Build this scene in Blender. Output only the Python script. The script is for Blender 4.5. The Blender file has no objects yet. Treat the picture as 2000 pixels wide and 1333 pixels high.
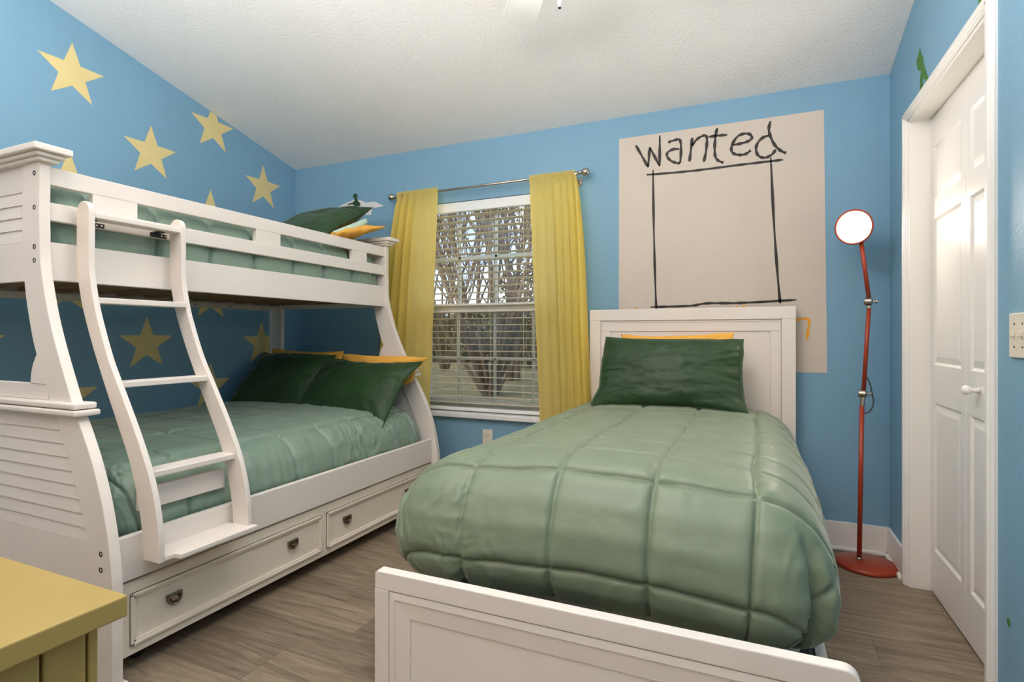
import bpy, bmesh, math, random
import numpy as np
from mathutils import Vector, Matrix, noise
from mathutils.geometry import tessellate_polygon

random.seed(7)
SC = bpy.context.scene
COL = SC.collection
PI = math.pi

# ------------------------------------------------------------------ camera
YAW = math.radians(23.79)
cam_data = bpy.data.cameras.new('camera')
cam_data.sensor_width = 36.0
cam_data.lens = 1066.0 / 2000.0 * 36.0
cam_data.shift_y = -11.0 / 2000.0
cam_data.clip_start = 0.02
cam_data.clip_end = 400
cam = bpy.data.objects.new('camera', cam_data)
cam.location = (0, 0, 1.11)
cam.rotation_euler = (PI / 2, 0, YAW)
COL.objects.link(cam)
SC.camera = cam

# ------------------------------------------------------------------ colour management
SC.view_settings.view_transform = 'Standard'
SC.view_settings.look = 'None'
SC.view_settings.gamma = 1.0
SC.view_settings.use_curve_mapping = False
SC.view_settings.exposure = 0.58
try:
    SC.cycles.max_bounces = 8
    SC.cycles.diffuse_bounces = 7
    SC.cycles.transparent_max_bounces = 24
    SC.cycles.caustics_reflective = False
    SC.cycles.caustics_refractive = False
    SC.cycles.sample_clamp_indirect = 6.0
    SC.cycles.use_denoising = True
except Exception:
    pass

# light levels
FAN_GLOW = 34.0        # ceiling fan light bowl
SKY_LEVEL = 1.5       # daylight
LAMP_GLOW = 80.0       # floor lamp disc

# ------------------------------------------------------------------ world: daylight sky with soft clouds
w = bpy.data.worlds.new('daylight_sky')
SC.world = w
w.use_nodes = True
nt = w.node_tree
nt.nodes.clear()
out = nt.nodes.new('ShaderNodeOutputWorld')
bg = nt.nodes.new('ShaderNodeBackground')
tc = nt.nodes.new('ShaderNodeTexCoord')
mp = nt.nodes.new('ShaderNodeMapping')
mp.inputs['Scale'].default_value = (3, 3, 7)
nz = nt.nodes.new('ShaderNodeTexNoise')
nz.inputs['Scale'].default_value = 1.4
nz.inputs['Detail'].default_value = 5
cr = nt.nodes.new('ShaderNodeValToRGB')
cr.color_ramp.elements[0].position = 0.42
cr.color_ramp.elements[0].color = (0.46, 0.64, 0.96, 1)
cr.color_ramp.elements[1].position = 0.58
cr.color_ramp.elements[1].color = (0.92, 0.95, 1.0, 1)
nt.links.new(tc.outputs['Generated'], mp.inputs['Vector'])
nt.links.new(mp.outputs['Vector'], nz.inputs['Vector'])
nt.links.new(nz.outputs['Fac'], cr.inputs['Fac'])
nt.links.new(cr.outputs['Color'], bg.inputs['Color'])
bg.inputs['Strength'].default_value = SKY_LEVEL
nt.links.new(bg.outputs['Background'], out.inputs['Surface'])

# soft veiled sun coming over the house onto the trees outside
sun = bpy.data.lights.new('sun', 'SUN')
sun.energy = 5.5
sun.angle = math.radians(8)
sun.color = (1, 0.95, 0.87)
so = bpy.data.objects.new('sun', sun)
so.rotation_euler = (math.radians(48), 0, math.radians(-25))
COL.objects.link(so)

# photographer's flash bounced off the sloped ceiling behind the camera
fl_ = bpy.data.lights.new('bounce_flash', 'AREA')
fl_.shape = 'RECTANGLE'
fl_.size = 2.2; fl_.size_y = 1.1
fl_.energy = 98
fl_.color = (1.0, 0.97, 0.945)
fo = bpy.data.objects.new('bounce_flash', fl_)
fo.location = (-1.1, -0.15, 1.9)
fo.rotation_euler = (PI - math.radians(8), 0, 0)
COL.objects.link(fo)

# ------------------------------------------------------------------ materials
def new_mat(name):
    m = bpy.data.materials.new(name)
    m.use_nodes = True
    n = m.node_tree
    return m, n, n.nodes['Principled BSDF']

def N(nt, typ, **kw):
    n = nt.nodes.new(typ)
    for k, v in kw.items():
        if k in n.inputs:
            n.inputs[k].default_value = v
        else:
            setattr(n, k, v)
    return n

def plain(name, col, rough=0.5, metal=0.0, vary=0.04, vscale=6.0, bump=0.0, bscale=200.0, bdist=0.001, spec=0.5, sheen=0.0, coat=0.0):
    m, nt, b = new_mat(name)
    b.inputs['Roughness'].default_value = rough
    b.inputs['Metallic'].default_value = metal
    b.inputs['Specular IOR Level'].default_value = spec
    if sheen:
        b.inputs['Sheen Weight'].default_value = sheen
        b.inputs['Sheen Roughness'].default_value = 0.3
        b.inputs['Sheen Tint'].default_value = (0.95, 1.0, 0.92, 1)
    if coat:
        b.inputs['Coat Weight'].default_value = coat
        b.inputs['Coat Roughness'].default_value = 0.25
    tc = N(nt, 'ShaderNodeTexCoord')
    nz = N(nt, 'ShaderNodeTexNoise', Scale=vscale, Detail=4.0)
    nt.links.new(tc.outputs['Object'], nz.inputs['Vector'])
    cr = N(nt, 'ShaderNodeValToRGB')
    cr.color_ramp.elements[0].position = 0.3
    cr.color_ramp.elements[1].position = 0.7
    cr.color_ramp.elements[0].color = (*[c * (1 - vary) for c in col], 1)
    cr.color_ramp.elements[1].color = (*[min(1, c * (1 + vary)) for c in col], 1)
    nt.links.new(nz.outputs['Fac'], cr.inputs['Fac'])
    nt.links.new(cr.outputs['Color'], b.inputs['Base Color'])
    if bump:
        n2 = N(nt, 'ShaderNodeTexNoise', Scale=bscale, Detail=3.0)
        nt.links.new(tc.outputs['Object'], n2.inputs['Vector'])
        bp = N(nt, 'ShaderNodeBump', Strength=bump, Distance=bdist)
        nt.links.new(n2.outputs['Fac'], bp.inputs['Height'])
        nt.links.new(bp.outputs['Normal'], b.inputs['Normal'])
    return m

def S(r, g, b):
    f = lambda c: (c / 255 / 12.92) if c / 255 <= 0.04045 else ((c / 255 + 0.055) / 1.055) ** 2.4
    return (f(r), f(g), f(b))

M = {}
M['wall'] = plain('blue_wall_paint', S(124, 166, 193), 0.55, vary=0.02, vscale=1.5, bump=0.5, bscale=85, bdist=0.003, spec=0.35)
M['ceiling'] = plain('knockdown_ceiling_paint', S(236, 235, 234), 0.9, vary=0.015, bump=0.6, bscale=70, bdist=0.004, spec=0.1)
M['white'] = plain('white_painted_wood', S(230, 222, 215), 0.42, vary=0.015, vscale=5, bump=0.02, bscale=60, bdist=0.001)
M['cream'] = plain('warm_white_painted_wood', S(232, 222, 207), 0.45, vary=0.02, vscale=5, bump=0.08, bscale=60, bdist=0.001)
M['rear'] = plain('warm_bounce_wall_paint', S(214, 194, 176), 0.7, vary=0.02)  # unseen rear wall; cream invented to bounce warm light onto camera-facing surfaces
M['trim'] = plain('white_trim_paint', S(236, 234, 231), 0.35, vary=0.01, vscale=3)
M['door'] = plain('white_door_paint', S(236, 233, 230), 0.3, vary=0.01, vscale=3)
M['vinyl'] = plain('white_vinyl_frame', S(236, 238, 238), 0.35, vary=0.01)
M['slat'] = plain('white_blind_slat', S(208, 200, 180), 0.45, vary=0.02)
M['marble'] = plain('marble_sill_stone', S(232, 233, 234), 0.2, vary=0.1, vscale=14)
M['screen'] = None
M['chrome'] = plain('brushed_nickel', S(190, 182, 172), 0.22, metal=1.0, vary=0.03)
M['pewter'] = plain('dark_antique_nickel', S(128, 118, 108), 0.32, metal=0.9, vary=0.1, vscale=60)
M['bolt'] = plain('dark_steel_bolt', S(95, 88, 82), 0.35, metal=0.9, vary=0.05)
M['black'] = plain('black_metal_bracket', S(30, 28, 28), 0.45, vary=0.05)
M['lamp_red'] = plain('rust_orange_lacquer', S(158, 58, 30), 0.35, vary=0.05, vscale=20, bump=0.05, bscale=300)
M['cable'] = plain('dark_cable_rubber', S(60, 64, 66), 0.5)
M['yellow_wood'] = plain('yellow_painted_wood', S(168, 144, 82), 0.4, vary=0.03, vscale=6, bump=0.05, bscale=70)
M['slatwood'] = plain('bare_pine_slat', S(150, 118, 84), 0.7, vary=0.12, vscale=12)
M['darkcloth'] = plain('charcoal_fabric', S(62, 66, 70), 0.9, vary=0.06, vscale=40, bump=0.3, bscale=700)
M['mattress'] = plain('pale_mattress_ticking', S(214, 208, 196), 0.9, vary=0.03, bump=0.2, bscale=300)
M['sheet'] = plain('olive_bed_sheet', S(160, 155, 105), 0.85, vary=0.1, vscale=30)
M['sage'] = plain('sage_comforter_cloth', S(118, 132, 108), 0.5, vary=0.03, vscale=9, bump=0.25, bscale=26, bdist=0.004, spec=0.6, sheen=0.35)
M['sage2'] = plain('sage_comforter_cloth_cool', S(124, 146, 130), 0.5, vary=0.03, vscale=9, bump=0.25, bscale=26, bdist=0.004, spec=0.6, sheen=0.35)
M['lining'] = plain('pale_green_lining', S(190, 216, 200), 0.7, vary=0.05, vscale=20)
M['dgreen'] = plain('dark_green_sateen', S(40, 66, 38), 0.5, vary=0.12, vscale=7, bump=0.35, bscale=22, bdist=0.006, spec=0.35, sheen=0.3)
M['orange'] = plain('golden_pillow_cloth', S(232, 174, 78), 0.75, vary=0.06, vscale=9, bump=0.3, bscale=24, bdist=0.005, spec=0.2)
M['star'] = plain('pale_yellow_star_paint', S(228, 208, 148), 0.55, vary=0.03, vscale=8, bump=0.5, bscale=85, bdist=0.003, spec=0.3)
M['parch'] = plain('parchment_wall_paint', S(208, 196, 184), 0.6, vary=0.02, vscale=4, bump=0.4, bscale=85, bdist=0.003, spec=0.25)
M['ink'] = plain('black_marker_paint', S(38, 32, 30), 0.6, vary=0.1, vscale=50)
M['amber'] = plain('amber_marker_paint', S(235, 165, 40), 0.6)
M['toygreen'] = plain('green_soldier_paint', S(70, 120, 40), 0.6, vary=0.25, vscale=40)
M['toydark'] = plain('dark_green_soldier_paint', S(34, 72, 34), 0.6, vary=0.2, vscale=40)
M['paperpaint'] = plain('white_plane_paint', S(222, 220, 222), 0.6, vary=0.02)
M['graypaint'] = plain('grey_line_paint', S(135, 135, 145), 0.6)
M['plate'] = plain('almond_plastic', S(226, 216, 200), 0.4)
M['slot'] = plain('dark_outlet_slot', S(90, 80, 72), 0.6)
M['fan'] = plain('white_fan_enamel', S(232, 232, 230), 0.4)
M['bark'] = plain('tree_bark', S(100, 84, 70), 0.9, vary=0.3, vscale=14, bump=0.5, bscale=40, bdist=0.02)
M['leaf'] = plain('tree_leaf', S(122, 114, 74), 0.8, vary=0.45, vscale=2.5)
M['leaf2'] = plain('shrub_leaf', S(98, 94, 62), 0.8, vary=0.5, vscale=2.0)
M['grass'] = plain('lawn_grass', S(126, 118, 84), 0.95, vary=0.3, vscale=1.2, bump=0.4, bscale=60, bdist=0.02)
M['road'] = plain('asphalt', S(158, 158, 160), 0.9, vary=0.08, vscale=20)
M['ext'] = plain('stucco_outside', S(222, 212, 196), 0.8)

def make_floor_mat():
    m, nt, b = new_mat('grey_oak_plank_floor')
    L = nt.links
    tc = N(nt, 'ShaderNodeTexCoord')
    sep = N(nt, 'ShaderNodeSeparateXYZ')
    L.new(tc.outputs['Object'], sep.inputs[0])
    def math_(op, a, b_=None, c=None):
        n = N(nt, 'ShaderNodeMath', operation=op)
        for i, v in enumerate((a, b_, c)):
            if v is None: continue
            if isinstance(v, (int, float)): n.inputs[i].default_value = v
            else: L.new(v, n.inputs[i])
        return n.outputs[0]
    PW, PL = 0.182, 1.22
    yy = math_('DIVIDE', math_('ADD', sep.outputs['Y'], 10.03), PW)
    row = math_('FLOOR', yy)
    fy = math_('FRACT', yy)
    offs = math_('FRACT', math_('MULTIPLY', math_('SINE', math_('MULTIPLY', row, 12.9898)), 437.58))
    xx = math_('ADD', math_('DIVIDE', math_('ADD', sep.outputs['X'], 20.0), PL), offs)
    colm = math_('FLOOR', xx)
    fx = math_('FRACT', xx)
    cb = N(nt, 'ShaderNodeCombineXYZ')
    L.new(row, cb.inputs[0]); L.new(colm, cb.inputs[1])
    wn = N(nt, 'ShaderNodeTexWhiteNoise')
    wn.noise_dimensions = '3D'
    L.new(cb.outputs[0], wn.inputs['Vector'])
    # grain coordinates: stretched along the plank, shifted per plank
    sc = N(nt, 'ShaderNodeVectorMath', operation='MULTIPLY')
    sc.inputs[1].default_value = (1.6, 17.0, 1.0)
    L.new(tc.outputs['Object'], sc.inputs[0])
    sh = N(nt, 'ShaderNodeVectorMath', operation='MULTIPLY_ADD')
    L.new(wn.outputs['Color'], sh.inputs[0])
    sh.inputs[1].default_value = (31, 17, 9)
    L.new(sc.outputs[0], sh.inputs[2])
    g1 = N(nt, 'ShaderNodeTexNoise', Scale=1.6, Detail=6.0, Roughness=0.6, Distortion=1.2)
    L.new(sh.outputs[0], g1.inputs['Vector'])
    g2 = N(nt, 'ShaderNodeTexNoise', Scale=9.0, Detail=4.0, Roughness=0.7, Distortion=0.4)
    L.new(sh.outputs[0], g2.inputs['Vector'])
    cr = N(nt, 'ShaderNodeValToRGB')
    e = cr.color_ramp.elements
    e[0].position = 0.28; e[0].color = (*S(88, 76, 62), 1)
    e[1].position = 0.75; e[1].color = (*S(164, 150, 130), 1)
    mid = e.new(0.5); mid.color = (*S(132, 117, 99), 1)
    mixf = math_('ADD', math_('MULTIPLY', g1.outputs['Fac'], 0.72), math_('MULTIPLY', g2.outputs['Fac'], 0.28))
    L.new(mixf, cr.inputs['Fac'])
    tone = math_('MULTIPLY_ADD', wn.outputs['Value'], 0.30, 0.84)
    seam = math_('MINIMUM', math_('MINIMUM', fy, math_('SUBTRACT', 1.0, fy)), math_('MULTIPLY', math_('MINIMUM', fx, math_('SUBTRACT', 1.0, fx)), PL / PW))
    sm = N(nt, 'ShaderNodeMapRange')
    sm.inputs['From Min'].default_value = 0.0; sm.inputs['From Max'].default_value = 0.014
    sm.inputs['To Min'].default_value = 0.62; sm.inputs['To Max'].default_value = 1.0
    L.new(seam, sm.inputs['Value'])
    tot = math_('MULTIPLY', tone, sm.outputs[0])
    mul = N(nt, 'ShaderNodeVectorMath', operation='SCALE')
    L.new(cr.outputs['Color'], mul.inputs[0]); L.new(tot, mul.inputs['Scale'])
    L.new(mul.outputs[0], b.inputs['Base Color'])
    b.inputs['Roughness'].default_value = 0.5
    b.inputs['Specular IOR Level'].default_value = 0.35
    bp = N(nt, 'ShaderNodeBump', Strength=0.25, Distance=0.002)
    L.new(math_('MULTIPLY', mixf, sm.outputs[0]), bp.inputs['Height'])
    L.new(bp.outputs['Normal'], b.inputs['Normal'])
    return m
M['floor'] = make_floor_mat()

def make_glass():
    m = bpy.data.materials.new('window_glass')
    m.use_nodes = True
    nt = m.node_tree
    nt.nodes.clear()
    o = N(nt, 'ShaderNodeOutputMaterial')
    t = N(nt, 'ShaderNodeBsdfTransparent'); t.inputs[0].default_value = (0.96, 0.98, 0.98, 1)
    g = N(nt, 'ShaderNodeBsdfGlossy', Roughness=0.02)
    mx = N(nt, 'ShaderNodeMixShader'); mx.inputs[0].default_value = 0.05
    nt.links.new(t.outputs[0], mx.inputs[1]); nt.links.new(g.outputs[0], mx.inputs[2]); nt.links.new(mx.outputs[0], o.inputs[0])
    return m
M['glass'] = make_glass()

def make_screen():
    m = bpy.data.materials.new('insect_screen_mesh')
    m.use_nodes = True
    nt = m.node_tree
    nt.nodes.clear()
    o = N(nt, 'ShaderNodeOutputMaterial')
    t = N(nt, 'ShaderNodeBsdfTransparent')
    g = N(nt, 'ShaderNodeBsdfDiffuse'); g.inputs[0].default_value = (0.10, 0.10, 0.10, 1)
    mx = N(nt, 'ShaderNodeMixShader'); mx.inputs[0].default_value = 0.42
    nt.links.new(t.outputs[0], mx.inputs[1]); nt.links.new(g.outputs[0], mx.inputs[2]); nt.links.new(mx.outputs[0], o.inputs[0])
    return m
M['screen'] = make_screen()

def make_curtain():
    m = bpy.data.materials.new('sheer_yellow_curtain_cloth')
    m.use_nodes = True
    nt = m.node_tree
    nt.nodes.clear()
    o = N(nt, 'ShaderNodeOutputMaterial')
    tc = N(nt, 'ShaderNodeTexCoord')
    mp = N(nt, 'ShaderNodeMapping'); mp.inputs['Scale'].default_value = (160, 160, 8)
    nt.links.new(tc.outputs['Object'], mp.inputs['Vector'])
    nz = N(nt, 'ShaderNodeTexNoise', Scale=1.0, Detail=3.0)
    nt.links.new(mp.outputs[0], nz.inputs['Vector'])
    cr = N(nt, 'ShaderNodeValToRGB')
    cr.color_ramp.elements[0].color = (*S(246, 206, 112), 1); cr.color_ramp.elements[0].position = 0.3
    cr.color_ramp.elements[1].color = (*S(252, 224, 136), 1); cr.color_ramp.elements[1].position = 0.7
    rgb = N(nt, 'ShaderNodeRGB'); rgb.outputs[0].default_value = (*S(255, 246, 170), 1)
    nt.links.new(nz.outputs['Fac'], cr.inputs['Fac'])
    d = N(nt, 'ShaderNodeBsdfDiffuse'); t = N(nt, 'ShaderNodeBsdfTranslucent')
    nt.links.new(cr.outputs[0], d.inputs[0]); nt.links.new(rgb.outputs[0], t.inputs[0])
    mx = N(nt, 'ShaderNodeMixShader'); mx.inputs[0].default_value = 0.58
    nt.links.new(d.outputs[0], mx.inputs[1]); nt.links.new(t.outputs[0], mx.inputs[2]); nt.links.new(mx.outputs[0], o.inputs[0])
    return m
M['curtain'] = make_curtain()

def make_emit(name, col, strength):
    m = bpy.data.materials.new(name)
    m.use_nodes = True
    nt = m.node_tree
    nt.nodes.clear()
    o = N(nt, 'ShaderNodeOutputMaterial')
    e = N(nt, 'ShaderNodeEmission', Strength=strength)
    e.inputs[0].default_value = (*col, 1)
    nt.links.new(e.outputs[0], o.inputs[0])
    return m
M['lamp_glow'] = make_emit('lamp_disc_glow', (1.0, 0.86, 0.72), LAMP_GLOW)
M['bowl_glow'] = make_emit('fan_bowl_glow', (1.0, 0.93, 0.86), FAN_GLOW)

# ------------------------------------------------------------------ mesh helpers
def bm_box(bm, x0, x1, y0, y1, z0, z1, bev=0.0025, mat=None):
    b = bmesh.new()
    bmesh.ops.create_cube(b, size=1.0)
    for v in b.verts:
        v.co = Vector(((x0 + x1) / 2 + v.co.x * (x1 - x0), (y0 + y1) / 2 + v.co.y * (y1 - y0), (z0 + z1) / 2 + v.co.z * (z1 - z0)))
    if bev > 0:
        bv = min(bev, 0.3 * min(abs(x1 - x0), abs(y1 - y0), abs(z1 - z0)))
        bmesh.ops.bevel(b, geom=list(b.edges), offset=bv, segments=2, affect='EDGES', profile=0.5)
    if mat is not None:
        bmesh.ops.transform(b, matrix=mat, verts=b.verts)
    merge(bm, b)

def merge(bm, b):
    me = bpy.data.meshes.new('tmp')
    b.to_mesh(me)
    b.free()
    bm.from_mesh(me)
    bpy.data.meshes.remove(me)

def bm_prism(bm, outline, axis, a0, a1, bev=0.0):
    """outline: list of 2-D points in the plane normal to axis; extruded a0..a1."""
    b = bmesh.new()
    def P3(p, a):
        if axis == 'Y': return (p[0], a, p[1])
        if axis == 'X': return (a, p[0], p[1])
        return (p[0], p[1], a)
    v0 = [b.verts.new(P3(p, a0)) for p in outline]
    v1 = [b.verts.new(P3(p, a1)) for p in outline]
    n = len(outline)
    f0 = b.faces.new(v0)
    f1 = b.faces.new(list(reversed(v1)))
    for i in range(n):
        j = (i + 1) % n
        b.faces.new((v0[j], v0[i], v1[i], v1[j]))
    bmesh.ops.recalc_face_normals(b, faces=b.faces)
    if bev > 0:
        ed = list(f0.edges) + list(f1.edges)
        bmesh.ops.bevel(b, geom=ed, offset=bev, segments=2, affect='EDGES', profile=0.5)
    merge(bm, b)

def smooth_poly(pts, n=8):
    out = []
    P = [Vector(p) for p in pts]
    for i in range(len(P) - 1):
        p0 = P[max(0, i - 1)]; p1 = P[i]; p2 = P[i + 1]; p3 = P[min(len(P) - 1, i + 2)]
        for k in range(n):
            t = k / n
            out.append(0.5 * ((2 * p1) + (-p0 + p2) * t + (2 * p0 - 5 * p1 + 4 * p2 - p3) * t * t + (-p0 + 3 * p1 - 3 * p2 + p3) * t ** 3))
    out.append(P[-1])
    return [tuple(v) for v in out]

def bm_tube(bm, pts, r, n=10, caps=True):
    b = bmesh.new()
    P = [Vector(p) for p in pts]
    R = r if isinstance(r, (list, tuple)) else [r] * len(P)
    rings = []
    prev = None
    for i, p in enumerate(P):
        t = (P[min(i + 1, len(P) - 1)] - P[max(i - 1, 0)]).normalized()
        if prev is None:
            a = Vector((0, 0, 1)) if abs(t.z) < 0.9 else Vector((1, 0, 0))
            u = t.cross(a).normalized()
        else:
            u = (prev - t * prev.dot(t)).normalized()
        prev = u
        v = t.cross(u)
        rings.append([b.verts.new(p + (u * math.cos(2 * PI * k / n) + v * math.sin(2 * PI * k / n)) * R[i]) for k in range(n)])
    for i in range(len(rings) - 1):
        for k in range(n):
            b.faces.new((rings[i][k], rings[i][(k + 1) % n], rings[i + 1][(k + 1) % n], rings[i + 1][k]))
    if caps:
        b.faces.new(list(reversed(rings[0])))
        b.faces.new(rings[-1])
    bmesh.ops.recalc_face_normals(b, faces=b.faces)
    merge(bm, b)

def bm_lathe(bm, prof, center, axis=(0, 0, 1), n=32):
    """prof: (radius, height) along axis."""
    b = bmesh.new()
    ax = Vector(axis).normalized()
    rot = Vector((0, 0, 1)).rotation_difference(ax).to_matrix()
    c = Vector(center)
    rings = []
    for r, h in prof:
        rings.append([b.verts.new(c + rot @ Vector((max(r, 1e-5) * math.cos(2 * PI * k / n), max(r, 1e-5) * math.sin(2 * PI * k / n), h))) for k in range(n)])
    for i in range(len(rings) - 1):
        for k in range(n):
            b.faces.new((rings[i][k], rings[i][(k + 1) % n], rings[i + 1][(k + 1) % n], rings[i + 1][k]))
    b.faces.new(list(reversed(rings[0])))
    b.faces.new(rings[-1])
    bmesh.ops.remove_doubles(b, verts=b.verts, dist=2e-5)
    bmesh.ops.recalc_face_normals(b, faces=b.faces)
    merge(bm, b)

def bm_flat(bm, pts3, thick_vec):
    """A thin slab from a planar outline."""
    b = bmesh.new()
    a = [b.verts.new(p) for p in pts3]
    c = [b.verts.new(Vector(p) + Vector(thick_vec)) for p in pts3]
    n = len(a)
    for tri in tessellate_polygon([[Vector(p) for p in pts3]]):
        b.faces.new([a[k] for k in tri]); b.faces.new([c[k] for k in reversed(tri)])
    for i in range(n):
        j = (i + 1) % n
        b.faces.new((a[j], a[i], c[i], c[j]))
    bmesh.ops.recalc_face_normals(b, faces=b.faces)
    merge(bm, b)

ROOT_LOC = {}
def thing(name, label, cat, loc, group=None):
    o = bpy.data.objects.new(name, None)
    o.empty_display_size = 0.1
    o.location = loc
    COL.objects.link(o)
    o['label'] = label; o['category'] = cat
    if group: o['group'] = group
    ROOT_LOC[o.name] = Vector(loc)
    return o

def root_of(o):
    while o.parent is not None: o = o.parent
    return o

def obj(name, bm, mat, parent=None, loc=None, smooth=False, label=None, autosmooth=True):
    """bm in world coordinates; the object's origin goes to its thing's base (or loc)."""
    me = bpy.data.meshes.new(name)
    L = Vector((0, 0, 0))
    if parent is not None:
        L = ROOT_LOC[root_of(parent).name]
    elif loc is not None:
        L = Vector(loc)
    bmesh.ops.transform(bm, matrix=Matrix.Translation(-L), verts=bm.verts)
    bm.to_mesh(me)
    bm.free()
    mats = mat if isinstance(mat, list) else [mat]
    for m in mats: me.materials.append(m)
    if smooth:
        for p in me.polygons: p.use_smooth = True
    o = bpy.data.objects.new(name, me)
    COL.objects.link(o)
    if parent is not None: o.parent = parent
    elif loc is not None: o.location = L
    ROOT_LOC.setdefault(o.name, L)
    if label: o['label'] = label
    return o

def tag(o, label, cat, group=None):
    o['label'] = label; o['category'] = cat
    if group: o['group'] = group
    return o

def struct(name, bm, mat, **kw):
    o = obj(name, bm, mat, **kw)
    if o.parent is None: o['kind'] = 'structure'
    return o

def nb(): return bmesh.new()

def grid_obj(name, P, mat, parent=None, loc=None, close=False, solid=0.0):
    """P: (n, m, 3) array in world space -> smooth grid mesh."""
    n, m, _ = P.shape
    L = np.array(ROOT_LOC[root_of(parent).name]) if parent is not None else np.array(loc if loc is not None else (0, 0, 0))
    V = (P - L).reshape(-1, 3)
    I = np.arange(n * m).reshape(n, m)
    F = np.stack([I[:-1, :-1], I[1:, :-1], I[1:, 1:], I[:-1, 1:]], -1).reshape(-1, 4)
    if close:
        F2 = np.stack([I[:-1, -1], I[1:, -1], I[1:, 0], I[:-1, 0]], -1).reshape(-1, 4)
        F = np.concatenate([F, F2])
    me = bpy.data.meshes.new(name)
    me.from_pydata(V.tolist(), [], F.tolist())
    me.materials.append(mat)
    me.polygons.foreach_set('use_smooth', [True] * len(me.polygons))
    me.update()
    o = bpy.data.objects.new(name, me)
    COL.objects.link(o)
    if parent is not None: o.parent = parent
    elif loc is not None: o.location = loc
    ROOT_LOC.setdefault(o.name, Vector(L.tolist()))
    if solid:
        md = o.modifiers.new('thickness', 'SOLIDIFY'); md.thickness = solid; md.offset = -1
    return o

def vnoise(x, y, seed=0, octaves=4, lac=2.0, gain=0.5):
    """numpy value noise, about -1..1"""
    rs = np.random.RandomState(seed)
    T = rs.rand(64, 64) * 2 - 1
    tot = np.zeros_like(x, dtype=float); amp = 1.0; nrm = 0
    for o_ in range(octaves):
        xi = np.floor(x).astype(int); yi = np.floor(y).astype(int)
        fx = x - xi; fy = y - yi
        fx = fx * fx * (3 - 2 * fx); fy = fy * fy * (3 - 2 * fy)
        a = T[xi % 64, yi % 64]; b = T[(xi + 1) % 64, yi % 64]; c = T[xi % 64, (yi + 1) % 64]; d = T[(xi + 1) % 64, (yi + 1) % 64]
        tot += amp * ((a * (1 - fx) + b * fx) * (1 - fy) + (c * (1 - fx) + d * fx) * fy)
        nrm += amp
        amp *= gain; x = x * lac + 17.3; y = y * lac + 5.1
    return tot / nrm

# ------------------------------------------------------------------ room shell
XL, XR, YB, YN = -3.33, 0.632, 3.28, -1.1
ZB, SL = 2.428, 0.252          # ceiling height at the window wall, rise per metre away from it
def zc(y): return ZB + SL * (YB - y)
WT = 0.14
# floor
bm = nb(); bm_box(bm, XL - 0.15, 0.95, YN, YB + 0.1, -0.05, 0.0, 0)
struct('floor', bm, M['floor'])
# ceiling
bm = nb(); bm_prism(bm, [(YN, zc(YN)), (YB + WT, zc(YB + WT)), (YB + WT, zc(YB + WT) + 0.1), (YN, zc(YN) + 0.1)], 'X', XL - 0.15, 1.3)
struct('ceiling', bm, M['ceiling'])
# left wall
bm = nb(); bm_prism(bm, [(YN, 0), (YB + WT, 0), (YB + WT, zc(YB + WT)), (YN, zc(YN))], 'X', XL - 0.12, XL)
struct('wall_left', bm, M['wall'])
# back wall with window opening
WX0, WX1, WZ0, WZ1 = -2.19, -1.05, 0.585, 2.03
bm = nb()
bm_box(bm, XL, WX0, YB, YB + WT, 0, zc(YB), 0)
bm_box(bm, WX1, 1.3, YB, YB + WT, 0, zc(YB), 0)
bm_box(bm, WX0, WX1, YB, YB + WT, 0, WZ0 - 0.036, 0)
bm_box(bm, WX0, WX1, YB, YB + WT, WZ1, zc(YB), 0)
struct('wall_back', bm, M['wall'])
# right wall with closet opening
CY0, CY1, CZ = 2.02, 2.915, 2.06     # closet opening
bm = nb()
bm_prism(bm, [(CY1, 0), (YB, 0), (YB, zc(YB)), (CY1, zc(CY1))], 'X', XR, XR + 0.11)
bm_prism(bm, [(YN, 0), (CY0, 0), (CY0, zc(CY0)), (YN, zc(YN))], 'X', XR, XR + 0.11)
bm_prism(bm, [(CY0, CZ), (CY1, CZ), (CY1, zc(CY1)), (CY0, zc(CY0))], 'X', XR, XR + 0.11)
struct('wall_right', bm, M['wall'])

bm = nb(); bm_prism(bm, [(XL - 0.1, 0), (1.3, 0), (1.3, zc(YN) + 0.05), (XL - 0.1, zc(YN) + 0.05)], 'Y', YN - 0.1, YN)
struct('wall_rear', bm, M['rear'])

# baseboards
def baseboard(name, pts, h=0.145, t=0.014, shoe=True):
    bm = nb()
    for (x0, y0, x1, y1, nx, ny) in pts:
        # along the wall from 0 to 1, n points into the room
        if nx == 0:
            ya, yb = sorted((y0, y0 + ny * t))
            bm_box(bm, x0, x1, ya, yb, 0, h, 0.003)
            ya, yb = sorted((y0, y0 + ny * 0.028))
            bm_box(bm, x0, x1, ya, yb, 0, 0.018, 0.006)
        else:
            xa, xb = sorted((x0, x0 + nx * t))
            bm_box(bm, xa, xb, y0, y1, 0, h, 0.003)
            xa, xb = sorted((x0, x0 + nx * 0.028))
            bm_box(bm, xa, xb, y0, y1, 0, 0.018, 0.006)
    return struct(name, bm, M['trim'])
baseboard('baseboard_back', [(XL, YB, XR, YB, 0, -1)])
baseboard('baseboard_right', [(XR, 2.97, XR, YB, -1, 0), (XR, YN, XR, 1.935, -1, 0)])
baseboard('baseboard_left', [(XL, YN, XL, YB, 1, 0)])

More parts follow.
